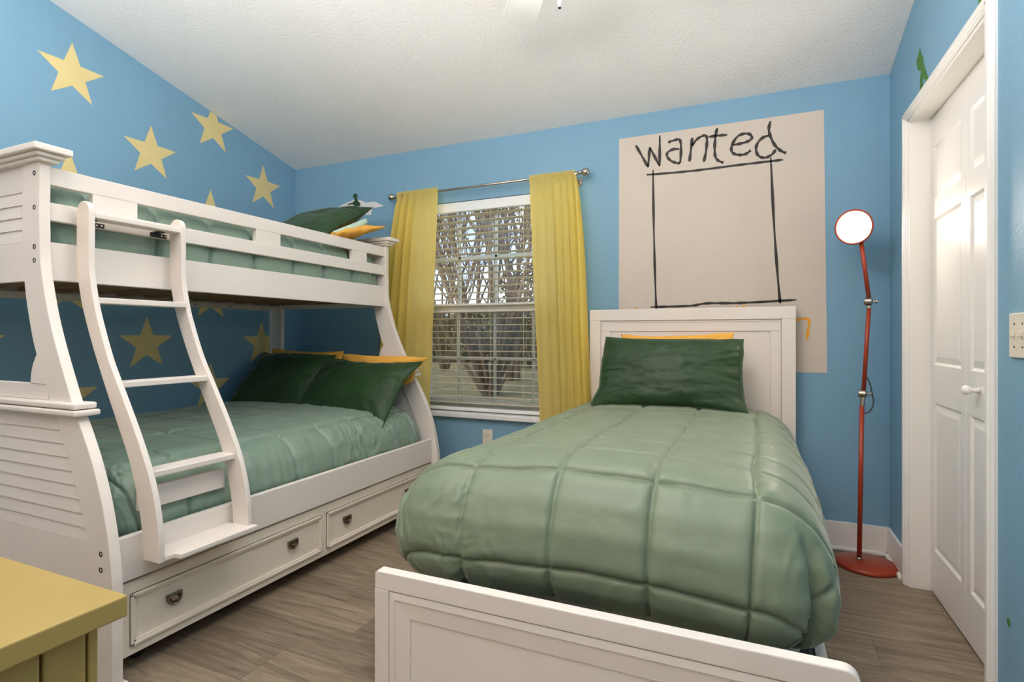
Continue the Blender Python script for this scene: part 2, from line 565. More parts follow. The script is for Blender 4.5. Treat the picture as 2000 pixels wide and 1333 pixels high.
# closet casing + jamb
bm = nb()
def casing_v(bm, y0, y1, z1):
    # moulded casing profile (plan view), stepped
    lo, hi = (y0, y1)
    bm_box(bm, XR - 0.010, XR + 0.002, lo, hi, 0, z1, 0.002)
    a = lo + 0.012 if y1 > 2.5 else lo + 0.006
    bm_box(bm, XR - 0.016, XR, lo + 0.005, hi - 0.012, 0, z1 - 0.005, 0.004)
    bm_box(bm, XR - 0.020, XR, lo + 0.014, hi - 0.03, 0, z1 - 0.014, 0.003)
casing_v(bm, CY1, CY1 + 0.062, 2.104)
casing_v(bm, CY0 - 0.062, CY0, 2.104)
bm_box(bm, XR - 0.010, XR + 0.002, CY0 - 0.06, CY1 + 0.06, CZ, 2.104, 0.002)
bm_box(bm, XR - 0.016, XR, CY0 - 0.05, CY1 + 0.05, CZ + 0.006, 2.099, 0.004)
bm_box(bm, XR - 0.020, XR, CY0 - 0.04, CY1 + 0.04, CZ + 0.016, 2.088, 0.003)
# jamb lining
bm_box(bm, XR - 0.002, XR + 0.115, CY1 - 0.012, CY1 + 0.002, 0, CZ, 0.001)
bm_box(bm, XR - 0.002, XR + 0.115, CY0 - 0.002, CY0 + 0.012, 0, CZ, 0.001)
bm_box(bm, XR - 0.002, XR + 0.115, CY0, CY1, CZ - 0.012, CZ + 0.002, 0.001)
struct('trim_1', bm, M['trim'])
# dark closet behind the doors
bm = nb()
bm_box(bm, XR + 0.62, XR + 0.66, CY0 - 0.3, YB, 0, 2.6, 0)
bm_box(bm, XR + 0.11, XR + 0.66, CY0 - 0.32, CY0 - 0.3, 0, 2.6, 0)
struct('wall_closet', bm, M['wall'])

# bifold door: a leaf with three raised panels each
def raised_panel(bm, x, y0, y1, z0, z1):
    # groove + bevelled raised field seen from the room side (-X)
    g = 0.012
    def ring(a, xa, b_, xb):
        ya0, ya1, za0, za1 = y0 + a, y1 - a, z0 + a, z1 - a
        yb0, yb1, zb0, zb1 = y0 + b_, y1 - b_, z0 + b_, z1 - b_
        A = [(xa, ya0, za0), (xa, ya1, za0), (xa, ya1, za1), (xa, ya0, za1)]
        B = [(xb, yb0, zb0), (xb, yb1, zb0), (xb, yb1, zb1), (xb, yb0, zb1)]
        va = [bm.verts.new(p) for p in A]; vb = [bm.verts.new(p) for p in B]
        for i in range(4):
            j = (i + 1) % 4
            bm.faces.new((va[i], va[j], vb[j], vb[i]))
        return vb
    ring(0, x, 0.010, x + 0.008)
    vb = ring(0.010, x + 0.008, 0.036, x + 0.0015)
    bm.faces.new(vb)

def leaf(y0, y1, parent):
    X0 = 0.707
    bm = nb()
    panels = [(1.69, 1.915), (0.985, 1.605), (0.195, 0.825)]
    m = 0.045
    zt, zb_ = CZ - 0.018, 0.012
    # back slab + stiles + rails so that the panels are true recesses
    bm_box(bm, X0 + 0.012, X0 + 0.034, y0 + 0.001, y1 - 0.001, zb_, zt, 0)
    bm_box(bm, X0, X0 + 0.014, y0, y0 + m, zb_, zt, 0.0015)
    bm_box(bm, X0, X0 + 0.014, y1 - m, y1, zb_, zt, 0.0015)
    zs = [zb_] + [z for p in reversed(panels) for z in p] + [zt]
    for i in range(0, len(zs), 2):
        bm_box(bm, X0, X0 + 0.014, y0 + m - 0.001, y1 - m + 0.001, zs[i], zs[i + 1], 0.0)
    for z0, z1 in panels:
        raised_panel(bm, X0, y0 + m, y1 - m, z0, z1)
    bmesh.ops.recalc_face_normals(bm, faces=bm.faces)
    return obj('leaf', bm, M['door'], parent)
d = bpy.data.objects.new('door_1', None); d.location = (0.72, (CY0 + CY1) / 2, 0); COL.objects.link(d)
d['kind'] = 'structure'; ROOT_LOC[d.name] = Vector(d.location)
ymid = 2.475
leaf(ymid + 0.0015, CY1 - 0.014, d)
lf = leaf(CY0 + 0.014, ymid - 0.0015, d)
bm = nb()
bm_lathe(bm, [(0.006, 0.0), (0.011, 0.002), (0.008, 0.012), (0.007, 0.02), (0.012, 0.026), (0.0165, 0.034), (0.0165, 0.041), (0.012, 0.048), (0.004, 0.051)], (0.707, 2.34, 0.922), (-1, 0, 0), 24)
obj('knob', bm, M['door'], lf, smooth=True)

# ------------------------------------------------------------------ window
win = bpy.data.objects.new('window_1', None); win.location = ((WX0 + WX1) / 2, YB + 0.1, WZ0); COL.objects.link(win)
win['kind'] = 'structure'; ROOT_LOC[win.name] = Vector(win.location)
FY = YB + 0.105
bm = nb()
bm_box(bm, WX0, WX0 + 0.04, FY, FY + 0.05, WZ0, WZ1, 0.003)
bm_box(bm, WX1 - 0.04, WX1, FY, FY + 0.05, WZ0, WZ1, 0.003)
bm_box(bm, WX0, WX1, FY, FY + 0.05, WZ0, WZ0 + 0.055, 0.003)
bm_box(bm, WX0, WX1, FY, FY + 0.05, WZ1 - 0.04, WZ1, 0.003)
obj('window_frame', bm, M['vinyl'], win)
bm = nb()
bm_box(bm, WX0 + 0.03, WX1 - 0.03, FY - 0.035, FY + 0.02, 1.268, 1.332, 0.004)
bm_box(bm, WX0 + 0.035, WX1 - 0.035, FY - 0.02, FY + 0.01, 0.63, 0.665, 0.003)
obj('meeting_rail', bm, M['vinyl'], win)
xs_m = [-1.908, -1.622, -1.336]
for nm, zz0, zz1, zm, yy in (('upper_grille', 1.33, 1.99, 1.66, FY + 0.02), ('lower_grille', 0.64, 1.27, 0.95, FY - 0.002)):
    bm = nb()
    for x in xs_m:
        bm_box(bm, x - 0.011, x + 0.011, yy, yy + 0.008, zz0, zz1, 0.002)
    bm_box(bm, WX0 + 0.03, WX1 - 0.03, yy, yy + 0.008, zm - 0.011, zm + 0.011, 0.002)
    obj(nm, bm, M['vinyl'], win)
bm = nb()
bm_box(bm, WX0 + 0.03, WX1 - 0.03, FY + 0.012, FY + 0.016, 1.32, WZ1 - 0.03, 0)
obj('upper_glass', bm, M['glass'], win)
bm = nb()
bm_box(bm, WX0 + 0.03, WX1 - 0.03, FY - 0.010, FY - 0.006, 0.65, 1.28, 0)
obj('lower_glass', bm, M['glass'], win)
bm = nb()
bm_box(bm, WX0 + 0.02, WX1 - 0.02, FY + 0.040, FY + 0.0405, 0.60, 1.30, 0)
obj('insect_screen', bm, M['screen'], win)
bm = nb()
bm_box(bm, WX0 - 0.0, WX1 + 0.0, YB - 0.035, YB + 0.11, 0.55, 0.585, 0.006)
obj('window_sill', bm, M['marble'], win, label='pale marble sill')
bm = nb()
bm_box(bm, WX0 + 0.0, WX1, YB + WT, YB + WT + 0.03, 0.45, 0.56, 0)
# (outer ledge below the frame)
obj('outer_ledge', bm, M['ext'], win)

# ------------------------------------------------------------------ blinds
BY = YB + 0.045
bl = thing('window_blind', 'white horizontal slatted blind lowered and open inside the window between the yellow curtains', 'blind', ((WX0 + WX1) / 2, BY, 1.99))
bm = nb()
bm_box(bm, WX0 + 0.008, WX1 - 0.008, BY - 0.026, BY + 0.03, 1.985, 2.028, 0.002)
obj('headrail', bm, M['slat'], bl)
bm = nb()
bm_box(bm, WX0 + 0.004, WX1 - 0.004, BY - 0.036, BY - 0.028, 1.962, 2.028, 0.003)
obj('valance', bm, M['vinyl'], bl)
zs_ = [0.645 + i * 0.0447 for i in range(30)]
slat0 = None
for i, z in enumerate(zs_):
    if slat0 is None:
        bm = nb()
        prof = [(-0.025, -0.0005), (-0.012, 0.0018), (0.0, 0.0026), (0.012, 0.0018), (0.025, -0.0005), (0.025, -0.0028), (0.012, -0.0006), (0.0, 0.0002), (-0.012, -0.0006), (-0.025, -0.0028)]
        bm_prism(bm, [(BY + p[0], z + p[1] - p[0] * 0.07) for p in prof], 'X', WX0 + 0.012, WX1 - 0.012)
        slat0 = obj('slat', bm, M['slat'], bl)
    else:
        s_ = slat0.copy(); COL.objects.link(s_); s_.parent = bl
        s_.location = (0, 0, z - zs_[0])
bm = nb()
bm_box(bm, WX0 + 0.012, WX1 - 0.012, BY - 0.027, BY + 0.027, 0.592, 0.614, 0.004)
obj('bottom_rail', bm, M['vinyl'], bl)
for x in (-2.07, -1.868, -1.615, -1.372, -1.17):
    bm = nb()
    for yo in (-0.026, 0.026):
        bm_tube(bm, [(x, BY + yo, 0.61), (x, BY + yo, 1.99)], 0.0012, 6)
    obj('ladder_cord', bm, M['slat'], bl)

# ------------------------------------------------------------------ curtain rod and curtains
RY, RZ = 3.2, 2.095
rod = thing('curtain_rod', 'nickel curtain rod with ball finials above the window', 'curtain rod', (-1.63, RY, RZ))
bm = nb(); bm_tube(bm, [(-2.305, RY, RZ - 0.004), (-0.965, RY, RZ + 0.004)], 0.008, 14)
obj('pole', bm, M['chrome'], rod, smooth=True)
for sx, x in ((-1, -2.305), (1, -0.965)):
    bm = nb()
    bm_lathe(bm, [(0.008, 0.0), (0.013, 0.002), (0.013, 0.008), (0.007, 0.012), (0.010, 0.016), (0.018, 0.021), (0.0235, 0.031), (0.025, 0.041), (0.0235, 0.051), (0.017, 0.061), (0.006, 0.066)], (x, RY, RZ + 0.004 * sx), (sx, 0, 0), 28)
    obj('finial', bm, M['chrome'], rod, smooth=True)
for x in (-2.25, -0.985):
    bm = nb()
    bm_tube(bm, [(x, YB - 0.002, RZ - 0.03), (x, RY + 0.02, RZ - 0.03), (x, RY, RZ - 0.018)], 0.006, 10)
    bm_lathe(bm, [(0.022, 0), (0.022, 0.004), (0.012, 0.009), (0.008, 0.014)], (x, YB, RZ - 0.03), (0, -1, 0), 20)
    bm_lathe(bm, [(0.013, -0.009), (0.013, 0.009)], (x, RY, RZ), (1, 0, 0), 20)
    obj('bracket', bm, M['chrome'], rod, smooth=False)

def curtain(name, label, tl, tr, bl_, br, outer_left, seed):
    """tl,tr: x of the top edges; bl_,br: x of the bottom edges."""
    nu, nv = 220, 90
    u = np.linspace(0, 1, nu)[None, :].repeat(nv, 0)
    v = np.linspace(0, 1, nv)[:, None].repeat(nu, 1)
    ztop, zbot = RZ + 0.022, 0.02
    z = ztop + (zbot - ztop) * v
    # u=0 outer side
    if outer_left: xt, xtr, xb, xbr = tl, tr, bl_, br
    else: xt, xtr, xb, xbr = tr, tl, br, bl_
    vv = v ** (0.8 if outer_left else 0.62)
    xo = xt + (xb - xt) * vv
    xi = xtr + (xbr - xtr) * v
    # folds crowd towards the outer side
    uu = u ** 1.0
    x = xo + (xi - xo) * uu
    outer = np.clip((0.60 - u) / 0.12, 0, 1) * np.clip(1.05 - u, 0, 1)
    ramp = 1 - np.exp(-v * 9)
    ph = 2 * PI * (6.2 * u ** 0.85 + 0.22 * np.sin(3.1 * v + seed)) + seed
    A = (0.003 + 0.034 * outer ** 0.5 * (0.7 + 0.5 * np.sin(7 * u + seed))) * (0.30 + 0.70 * ramp)
    y = RY - 0.010 + A * np.sin(ph) + 0.006 * np.sin(2.3 * ph + 1.0) * outer * ramp
    y += -0.012 * ramp * v * (0.3 + outer)
    if not outer_left: y += -0.042 * np.clip(v * 2.2, 0, 1) * np.clip((0.62 - u) / 0.3, 0, 1)
    x = x + 0.010 * np.cos(ph) * outer * ramp * (1 if outer_left else -1)
    # rod pocket gathers
    gat = np.exp(-((z - RZ) / 0.03) ** 2)
    y = y * (1 - gat) + gat * (RY - 0.013 + 0.003 * np.sin(2 * PI * 17 * u) - 0.0)
    head = np.exp(-((z - (RZ - 0.045)) / 0.012) ** 2)
    y += head * 0.004
    z = z + (0.003 * np.sin(2 * PI * 13 * u + seed)) * (v < 0.01)
    P = np.stack([x, y, z], -1)
    o = grid_obj(name, P, M['curtain'], loc=((tl + tr) / 2, RY, RZ), solid=0)
    tag(o, label, 'curtain')
    return o
curtain('window_curtain', 'yellow curtain on the left of the window beside the bunk bed', -2.288, -1.955, -2.50, -2.045, True, 0.4)
curtain('window_curtain', 'yellow curtain on the right of the window beside the white headboard', -1.288, -0.992, -1.19, -0.85, False, 2.1)
# hem tubes (rod pockets wrap the rod)

# ------------------------------------------------------------------ wall paintings
def clip_ceiling(pts):
    """clip a polygon in (y, z) by the sloped ceiling line"""
    out = []
    def f(p): return zc(p[0]) - 0.004 - p[1]
    for i in range(len(pts)):
        a, b = pts[i - 1], pts[i]
        fa, fb = f(a), f(b)
        if fa * fb < 0:
            t = fa / (fa - fb)
            out.append((a[0] + (b[0] - a[0]) * t, a[1] + (b[1] - a[1]) * t))
        if fb >= 0: out.append(b)
    return out
stars = [
    (1.722, 2.512, 'yellow star painted on the left wall, highest and nearest the camera'),
    (2.140, 2.215, 'yellow star on the left wall just above the middle of the bunk guard rail'),
    (2.555, 2.508, 'yellow star on the left wall cut off by the sloping ceiling'),
    (2.968, 2.210, 'yellow star on the left wall nearest the room corner, above the bunk'),
    (1.708, 1.930, 'yellow star on the left wall half hidden by the bunk beside its crown'),
    (2.536, 1.925, 'yellow star on the left wall, only its tip above the guard rail'),
    (2.115, 1.058, 'whole yellow star under the top bunk seen between the ladder rails'),
    (2.952, 1.050, 'yellow star under the top bunk by the far post and dark pillow'),
    (1.692, 0.775, 'yellow star low on the left wall, seen left of the bunk ladder'),
    (2.535, 0.765, 'yellow star low on the left wall behind the right side of the bunk ladder'),
    (1.698, 1.372, 'yellow star on the left wall under the top bunk, its feet left of the ladder'),
    (2.538, 1.368, 'yellow star on the left wall under the top bunk, its feet right of the ladder'),
    (1.280, 1.060, 'yellow star on the left wall seen through the near end of the bunk'),
]
for (y, z, lab) in stars:
    R = 0.165; r = R * 0.40
    pts = []
    for k in range(10):
        a = PI / 2 + k * PI / 5
        rr = R if k % 2 == 0 else r
        pts.append((y + rr * math.cos(a), z + rr * math.sin(a)))
    pts = clip_ceiling(pts)
    bm = nb()
    bm_flat(bm, [(XL + 0.0002, p[0], p[1]) for p in pts], (0.0012, 0, 0))
    tag(obj('painted_star', bm, M['star'], loc=(XL, y, z)), lab, 'star', None)

def stroke(bm, pts, wdt, y, n=6):
    """brush stroke in the x-z plane with round ends, slightly uneven width"""
    P = smooth_poly([(p[0], p[1], 0) for p in pts], n) if len(pts) > 2 else [(pts[0][0] + (pts[1][0] - pts[0][0]) * t / 8, pts[0][1] + (pts[1][1] - pts[0][1]) * t / 8, 0) for t in range(9)]
    L, Rr = [], []
    m = len(P)
    for i, p in enumerate(P):
        a = Vector(P[max(0, i - 1)]); b = Vector(P[min(m - 1, i + 1)])
        t = (b - a).normalized(); nn = Vector((-t.y, t.x, 0))
        wv = wdt * (0.85 + 0.22 * math.sin(i * 0.9 + p[0] * 40)) * (0.55 if i in (0, m - 1) else 1)
        L.append(Vector(p) + nn * wv / 2); Rr.append(Vector(p) - nn * wv / 2)
    for i in range(m - 1):
        q = [L[i], L[i + 1], Rr[i + 1], Rr[i]]
        f = [bm.verts.new((v.x, y, v.y)) for v in q]
        bk = [bm.verts.new((v.x, y + 0.0012, v.y)) for v in q]
        bm.faces.new(f); bm.faces.new(list(reversed(bk)))
        for k in range(4):
            kk = (k + 1) % 4
            bm.faces.new((f[kk], f[k], bk[k], bk[kk]))
    bmesh.ops.recalc_face_normals(bm, faces=bm.faces)

po = thing('wanted_poster', 'beige poster painted on the window wall above the headboard reading Wanted', 'poster', (-0.19, YB, 0.913))
bm = nb(); bm_flat(bm, [(-0.740, YB - 0.002, 0.913), (0.357, YB - 0.002, 0.913), (0.342, YB - 0.002, 2.294), (-0.738, YB - 0.002, 2.297)], (0, 0.0019, 0))
obj('parchment', bm, M['parch'], po)
LET = [
 ('w', [[(-0.638, 2.246), (-0.565, 2.105)], [(-0.565, 2.105), (-0.556, 2.222)], [(-0.556, 2.222), (-0.499, 2.103)], [(-0.499, 2.103), (-0.498, 2.283)]]),
 ('a', [[(-0.451, 2.235), (-0.402, 2.245), (-0.382, 2.233), (-0.378, 2.172), (-0.383, 2.106)], [(-0.387, 2.188), (-0.421, 2.191), (-0.451, 2.179), (-0.457, 2.157), (-0.436, 2.127), (-0.402, 2.109), (-0.382, 2.107)]]),
 ('n', [[(-0.316, 2.244), (-0.325, 2.165), (-0.332, 2.108)], [(-0.319, 2.197), (-0.291, 2.23), (-0.258, 2.246), (-0.24, 2.24), (-0.237, 2.212), (-0.242, 2.154), (-0.254, 2.096)]]),
 ('t', [[(-0.182, 2.278), (-0.191, 2.235), (-0.196, 2.172), (-0.193, 2.122), (-0.179, 2.096), (-0.15, 2.078)], [(-0.227, 2.235), (-0.184, 2.235), (-0.129, 2.232)]]),
 ('e', [[(-0.104, 2.171), (-0.053, 2.174), (-0.013, 2.185), (-0.004, 2.203), (-0.018, 2.22), (-0.044, 2.225), (-0.075, 2.216), (-0.1, 2.183), (-0.109, 2.15), (-0.098, 2.124), (-0.066, 2.111), (-0.035, 2.112), (-0.009, 2.129)]]),
 ('d', [[(0.089, 2.274), (0.081, 2.238), (0.086, 2.199), (0.108, 2.144), (0.138, 2.107), (0.165, 2.09)], [(0.082, 2.197), (0.052, 2.19), (0.026, 2.165), (0.017, 2.128), (0.03, 2.093), (0.061, 2.079), (0.095, 2.091), (0.115, 2.117)]]),
]
for i, (ch, ss) in enumerate(LET):
    bm = nb()
    for s_ in ss: stroke(bm, s_, 0.0165, YB - 0.0036)
    obj('letter', bm, M['ink'], po)
for s_ in ([(-0.575, 2.061), (-0.328, 2.053), (-0.059, 2.056), (0.15, 2.056)], [(-0.537, 2.087), (-0.533, 1.787), (-0.526, 1.488), (-0.518, 1.262)],
           [(0.09, 2.075), (0.105, 1.733), (0.122, 1.457), (0.136, 1.283)], [(-0.552, 1.277), (-0.328, 1.28), (-0.236, 1.292), (-0.059, 1.29), (0.215, 1.300)]):
    bm = nb(); stroke(bm, s_, 0.0145, YB - 0.0032)
    obj('border_line', bm, M['ink'], po)
bm = nb(); stroke(bm, [(0.16, 1.186), (0.215, 1.193), (0.262, 1.199), (0.274, 1.185), (0.268, 1.13), (0.264, 1.084)], 0.015, YB - 0.0032)
obj('amber_mark', bm, M['amber'], po, label='amber brush mark')
for (x, z, r) in ((-0.64, 1.272, 0.006), (-0.08, 1.269, 0.005), (-0.045, 1.272, 0.007)):
    bm = nb()
    bm_flat(bm, [(x + r * 1.4 * math.cos(a), YB - 0.0032, z + 0.7 * r * math.sin(a)) for a in [k * PI / 4 for k in range(8)]], (0, 0.0012, 0))
    obj('amber_mark', bm, M['amber'], po, label='small amber dab')

# paper plane with a small green rider, painted left of the window
pp = thing('painted_paper_plane', 'white paper plane painted on the window wall above the top bunk pillow', 'painting', (-2.73, YB, 2.0))
bm = nb()
for k, s_ in enumerate([[(-2.99, 2.060), (-2.833, 2.112), (-2.751, 2.130), (-2.70, 2.128), (-2.60, 2.085), (-2.802, 2.085), (-2.937, 2.055)],
           [(-2.937, 2.056), (-2.782, 2.09), (-2.656, 2.098), (-2.557, 2.100), (-2.467, 2.058), (-2.562, 2.050), (-2.706, 2.056), (-2.833, 2.060)],
           [(-2.96, 2.058), (-2.833, 2.061), (-2.706, 2.057), (-2.576, 2.052), (-2.586, 2.003), (-2.68, 2.010), (-2.731, 2.015), (-2.88, 2.03)]]):
    bm_flat(bm, [(p[0], YB - 0.002 - 0.0004 * k, p[1]) for p in s_], (0, 0.0012, 0))
obj('paper_wings', bm, M['paperpaint'], pp)
bm = nb()
stroke(bm, [(-2.93, 2.056), (-2.83, 2.060), (-2.70, 2.056), (-2.578, 2.050)], 0.003, YB - 0.0042)
stroke(bm, [(-2.93, 2.058), (-2.86, 2.075), (-2.79, 2.09)], 0.003, YB - 0.0042)
obj('crease_line', bm, M['graypaint'], pp)
sol = [(-2.727, 2.177), (-2.711, 2.17), (-2.712, 2.152), (-2.715, 2.14), (-2.701, 2.115), (-2.68, 2.093), (-2.686, 2.079), (-2.713, 2.078), (-2.736, 2.068), (-2.741, 2.087), (-2.756, 2.098), (-2.787, 2.097), (-2.805, 2.094), (-2.792, 2.106), (-2.766, 2.109), (-2.752, 2.112), (-2.736, 2.123), (-2.738, 2.142), (-2.754, 2.153), (-2.746, 2.172)]
bm = nb(); bm_flat(bm, [(p[0], YB - 0.0055, p[1]) for p in sol], (0, 0.0012, 0))
tag(obj('painted_soldier', bm, M['toydark'], loc=(-2.73, YB, 2.07)), 'dark green soldier figure painted riding on the white paper plane', 'painting')
s2 = [(2.735, 2.282), (2.722, 2.255), (2.693, 2.225), (2.686, 2.195), (2.664, 2.164), (2.622, 2.108), (2.643, 2.105), (2.691, 2.144), (2.702, 2.105), (2.73, 2.100), (2.735, 2.144), (2.718, 2.181), (2.76, 2.201), (2.781, 2.234), (2.787, 2.256), (2.769, 2.259)]
bm = nb(); bm_flat(bm, [(XR - 0.002, p[0], p[1] + 0.012) for p in s2], (0.0012, 0, 0))
tag(obj('painted_soldier', bm, M['toygreen'], loc=(XR, 2.70, 2.1)), 'green soldier figure painted on the right wall standing on the closet casing', 'painting')
s3 = [(2.115, 2.27), (2.125, 2.20), (2.10, 2.16), (2.098, 2.13), (2.094, 2.09), (2.083, 2.09), (2.076, 2.13), (2.060, 2.09), (2.048, 2.09), (2.06, 2.15), (2.075, 2.2), (2.07, 2.25), (2.09, 2.28)]
bm = nb(); bm_flat(bm, [(XR - 0.002, p[0], p[1]) for p in s3], (0.0012, 0, 0))
tag(obj('painted_soldier', bm, M['toygreen'], loc=(XR, 2.09, 2.1)), 'green painted figure above the closet door, only its legs in frame', 'painting')
bm = nb(); bm_flat(bm, [(XR - 0.002, 1.885 + 0.008 * math.cos(k * PI / 6), 0.337 + 0.012 * math.sin(k * PI / 6)) for k in range(12)], (0.0012, 0, 0))
tag(obj('painted_dot', bm, M['toygreen'], loc=(XR, 1.885, 0.33)), 'small green painted oval low on the right wall beside the closet casing', 'painting')

# ------------------------------------------------------------------ outlet and switch
ou = thing('wall_outlet', 'almond wall outlet under the window sill between the beds', 'outlet', (-1.623, YB, 0.42))
bm = nb(); bm_box(bm, -1.659, -1.587, YB - 0.006, YB - 0.0003, 0.362, 0.480, 0.002)
obj('cover_plate', bm, M['plate'], ou)
for z in (0.444, 0.400):
    bm = nb(); bm_prism(bm, [(-1.623 + 0.016 * math.cos(a), z + 0.014 * math.sin(a)) for a in [k * PI / 10 for k in range(20)]], 'Y', YB - 0.009, YB - 0.005, 0.0008)
    s_ = obj('socket', bm, M['plate'], ou)
    bm = nb()
    bm_box(bm, -1.631, -1.629, YB - 0.0095, YB - 0.0088, z - 0.001, z + 0.008, 0)
    bm_box(bm, -1.618, -1.616, YB - 0.0095, YB - 0.0088, z - 0.001, z + 0.008, 0)
    bm_box(bm, -1.625, -1.621, YB - 0.0095, YB - 0.0088, z - 0.010, z - 0.005, 0)
    obj('slots', bm, M['slot'], s_)
sw = thing('light_switch', 'almond double light switch plate on the right wall at the edge of the photo', 'light switch', (XR, 1.81, 1.05))
bm = nb(); bm_box(bm, XR - 0.006, XR - 0.0003, 1.752, 1.868, 1.052, 1.168, 0.002)
obj('cover_plate', bm, M['plate'], sw)
for y in (1.835, 1.787):
    bm = nb(); bm_box(bm, XR - 0.016, XR - 0.006, y - 0.004, y + 0.004, 1.106, 1.120, 0.002)
    obj('toggle', bm, M['plate'], sw)
    for z in (1.080, 1.140):
        bm = nb()
        bm_lathe(bm, [(0.0032, 0), (0.0028, 0.0012)], (XR - 0.006, y, z), (-1, 0, 0), 12)
        obj('screw', bm, M['slot'], sw)

# ------------------------------------------------------------------ bunk bed
BY0, BY1 = 1.045, 2.982          # outer faces of the end panels
PT = 0.033                        # post thickness
bunk = thing('bunk_bed', 'white wooden bunk bed with curved end posts along the starry left wall', 'bunk bed', (-2.55, 2.01, 0))
front = [(-2.208, 1.706), (-2.208, 1.64), (-2.210, 1.55), (-2.208, 1.46), (-2.205, 1.379), (-2.19, 1.296), (-2.16, 1.193), (-2.124, 1.101), (-2.083, 1.015), (-2.049, 0.947), (-2.018, 0.887), (-1.995, 0.846), (-1.957, 0.785), (-1.913, 0.704), (-1.874, 0.613), (-1.845, 0.522), (-1.827, 0.443), (-1.816, 0.375), (-1.811, 0.30), (-1.811, 0.0)]
back = [(-1.905, 0.0), (-1.915, 0.2), (-1.927, 0.342), (-1.938, 0.447), (-1.968, 0.544), (-2.04, 0.70), (-2.111, 0.84), (-2.142, 0.884), (-2.175, 0.944)]
spur = [(-2.266, 0.946), (-2.261, 0.981), (-2.250, 1.012), (-2.228, 1.046)]
back2 = [(-2.228, 1.046), (-2.246, 1.085), (-2.267, 1.148), (-2.29, 1.233), (-2.302, 1.295), (-2.314, 1.386), (-2.316, 1.50), (-2.316, 1.706)]
post_outline = smooth_poly(front, 4)[:-1] + [front[-1]] + back + smooth_poly(spur, 4) + smooth_poly(back2, 4)[1:]

def louvers(bm, x0, x1, z0, z1, n, yo, s):
    """slanted slats; yo outer face y, s=+1 when the outside is -Y"""
    h = (z1 - z0) / n
    for i in range(n):
        a = z0 + i * h
        o_ = [(yo + s * 0.0065, a + 0.001), (yo + s * 0.0110, a + h + 0.003), (yo + s * 0.026, a + h + 0.003), (yo + s * 0.026, a + 0.001)]
        xr = x1(a + h / 2) if callable(x1) else x1
        bm_prism(bm, o_, 'X', x0, xr)

def stile_x(z):
    pts = [(0.0, -1.905), (0.342, -1.927), (0.447, -1.938), (0.544, -1.968), (0.70, -2.04), (0.84, -2.111), (0.944, -2.175)]
    for (a, xa), (b, xb) in zip(pts, pts[1:]):
        if a <= z <= b: return xa + (xb - xa) * (z - a) / (b - a)
    return pts[-1][1]

def end_panel(yo, s, nm):
    """yo: outer face; s=+1 for the near end (outside faces -Y), -1 for the far end"""
    def yy(a, b): return sorted((yo + s * a, yo + s * b))
    parts = []
    bm = nb(); bm_prism(bm, post_outline, 'Y', *yy(0, PT), 0.003)
    post = obj('front_post', bm, M['white'], bunk)
    bm = nb(); bm_box(bm, -3.248, -3.135, *yy(0, PT), 0, 1.706, 0.003)
    obj('back_post', bm, M['white'], bunk)
    bm = nb()
    a, b = yy(0.007, 0.026)
    bm_box(bm, -3.14, -2.31, a, b, 1.608, 1.706, 0.0015)
    louvers(bm, -3.14, -2.305, 1.434, 1.607, 4, yo, s)
    bm_box(bm, -3.14, -2.31, a, b, 1.298, 1.436, 0.0015)
    obj('upper_end_panel', bm, M['white'], bunk)
    bm = nb()
    bm_box(bm, -3.14, -2.165, *yy(0.003, 0.028), 0.893, 0.946, 0.002)
    bm_prism(bm, [(-3.14, 0.838), (-3.14, 0.895), (stile_x(0.895) + .02, 0.895), (stile_x(0.838) + .02, 0.838)], 'Y', *yy(0.006, 0.026))
    louvers(bm, -3.14, lambda z: stile_x(z) + 0.02, 0.447, 0.838, 9, yo, s)
    bm_prism(bm, [(-3.14, 0.13), (-3.14, 0.447), (stile_x(0.447) + .02, 0.447), (stile_x(0.3) + .02, 0.3), (stile_x(0.13) + .02, 0.13)], 'Y', *yy(0.006, 0.026))
    obj('lower_end_panel', bm, M['white'], bunk)
    # ledges
    bm = nb()
    bm_box(bm, -3.27, -1.978, *yy(-0.018, 0.052), 0.871, 0.891, 0.006)
    bm_box(bm, -3.27, -1.966, *yy(-0.022, 0.056), 0.849, 0.868, 0.006)
    obj('ledge_moulding', bm, M['white'], bunk)
    # crown
    bm = nb()
    bm_box(bm, -3.275, -2.186, *yy(-0.014, PT + 0.016), 1.700, 1.714, 0.003)
    bm_box(bm, -3.28, -2.170, *yy(-0.026, PT + 0.028), 1.713, 1.727, 0.004)
    bm_box(bm, -3.29, -2.152, *yy(-0.040, PT + 0.040), 1.727, 1.750, 0.004)
    obj('crown_moulding', bm, M['white'], bunk)
    # glide foot
    bm = nb(); bm_box(bm, -1.925, -1.80, *yy(-0.008, PT + 0.010), 0, 0.02, 0.003)
    obj('foot_block', bm, M['white'], bunk)
    # bolts
    for (x, z) in ((-2.239, 1.664), (-2.239, 1.547), (-2.239, 1.413), (-2.239, 1.366), (-1.868, 0.424), (-1.868, 0.374)):
        bm = nb()
        bm_lathe(bm, [(0.0085, -0.0015), (0.0085, 0.0012), (0.0055, 0.0012), (0.0035, -0.0005)], (x, yo, z), (0, -s, 0), 16)
        obj('bolt', bm, M['bolt'], bunk)
end_panel(BY0, 1, 'near')
end_panel(BY1, -1, 'far')
YI0, YI1 = BY0 + PT, BY1 - PT     # inner faces
for nm, z0, z1, x0, x1 in (('guard_rail', 1.630, 1.692, -2.246, -2.220), ('guard_rail', 1.507, 1.570, -2.246, -2.220), ('upper_side_rail', 1.300, 1.433, -2.246, -2.220), ('lower_side_rail', 0.312, 0.457, -1.878, -1.852)):
    bm = nb(); bm_box(bm, x0, x1, YI0, YI1, z0, z1, 0.003)
    obj(nm, bm, M['white'], bunk)
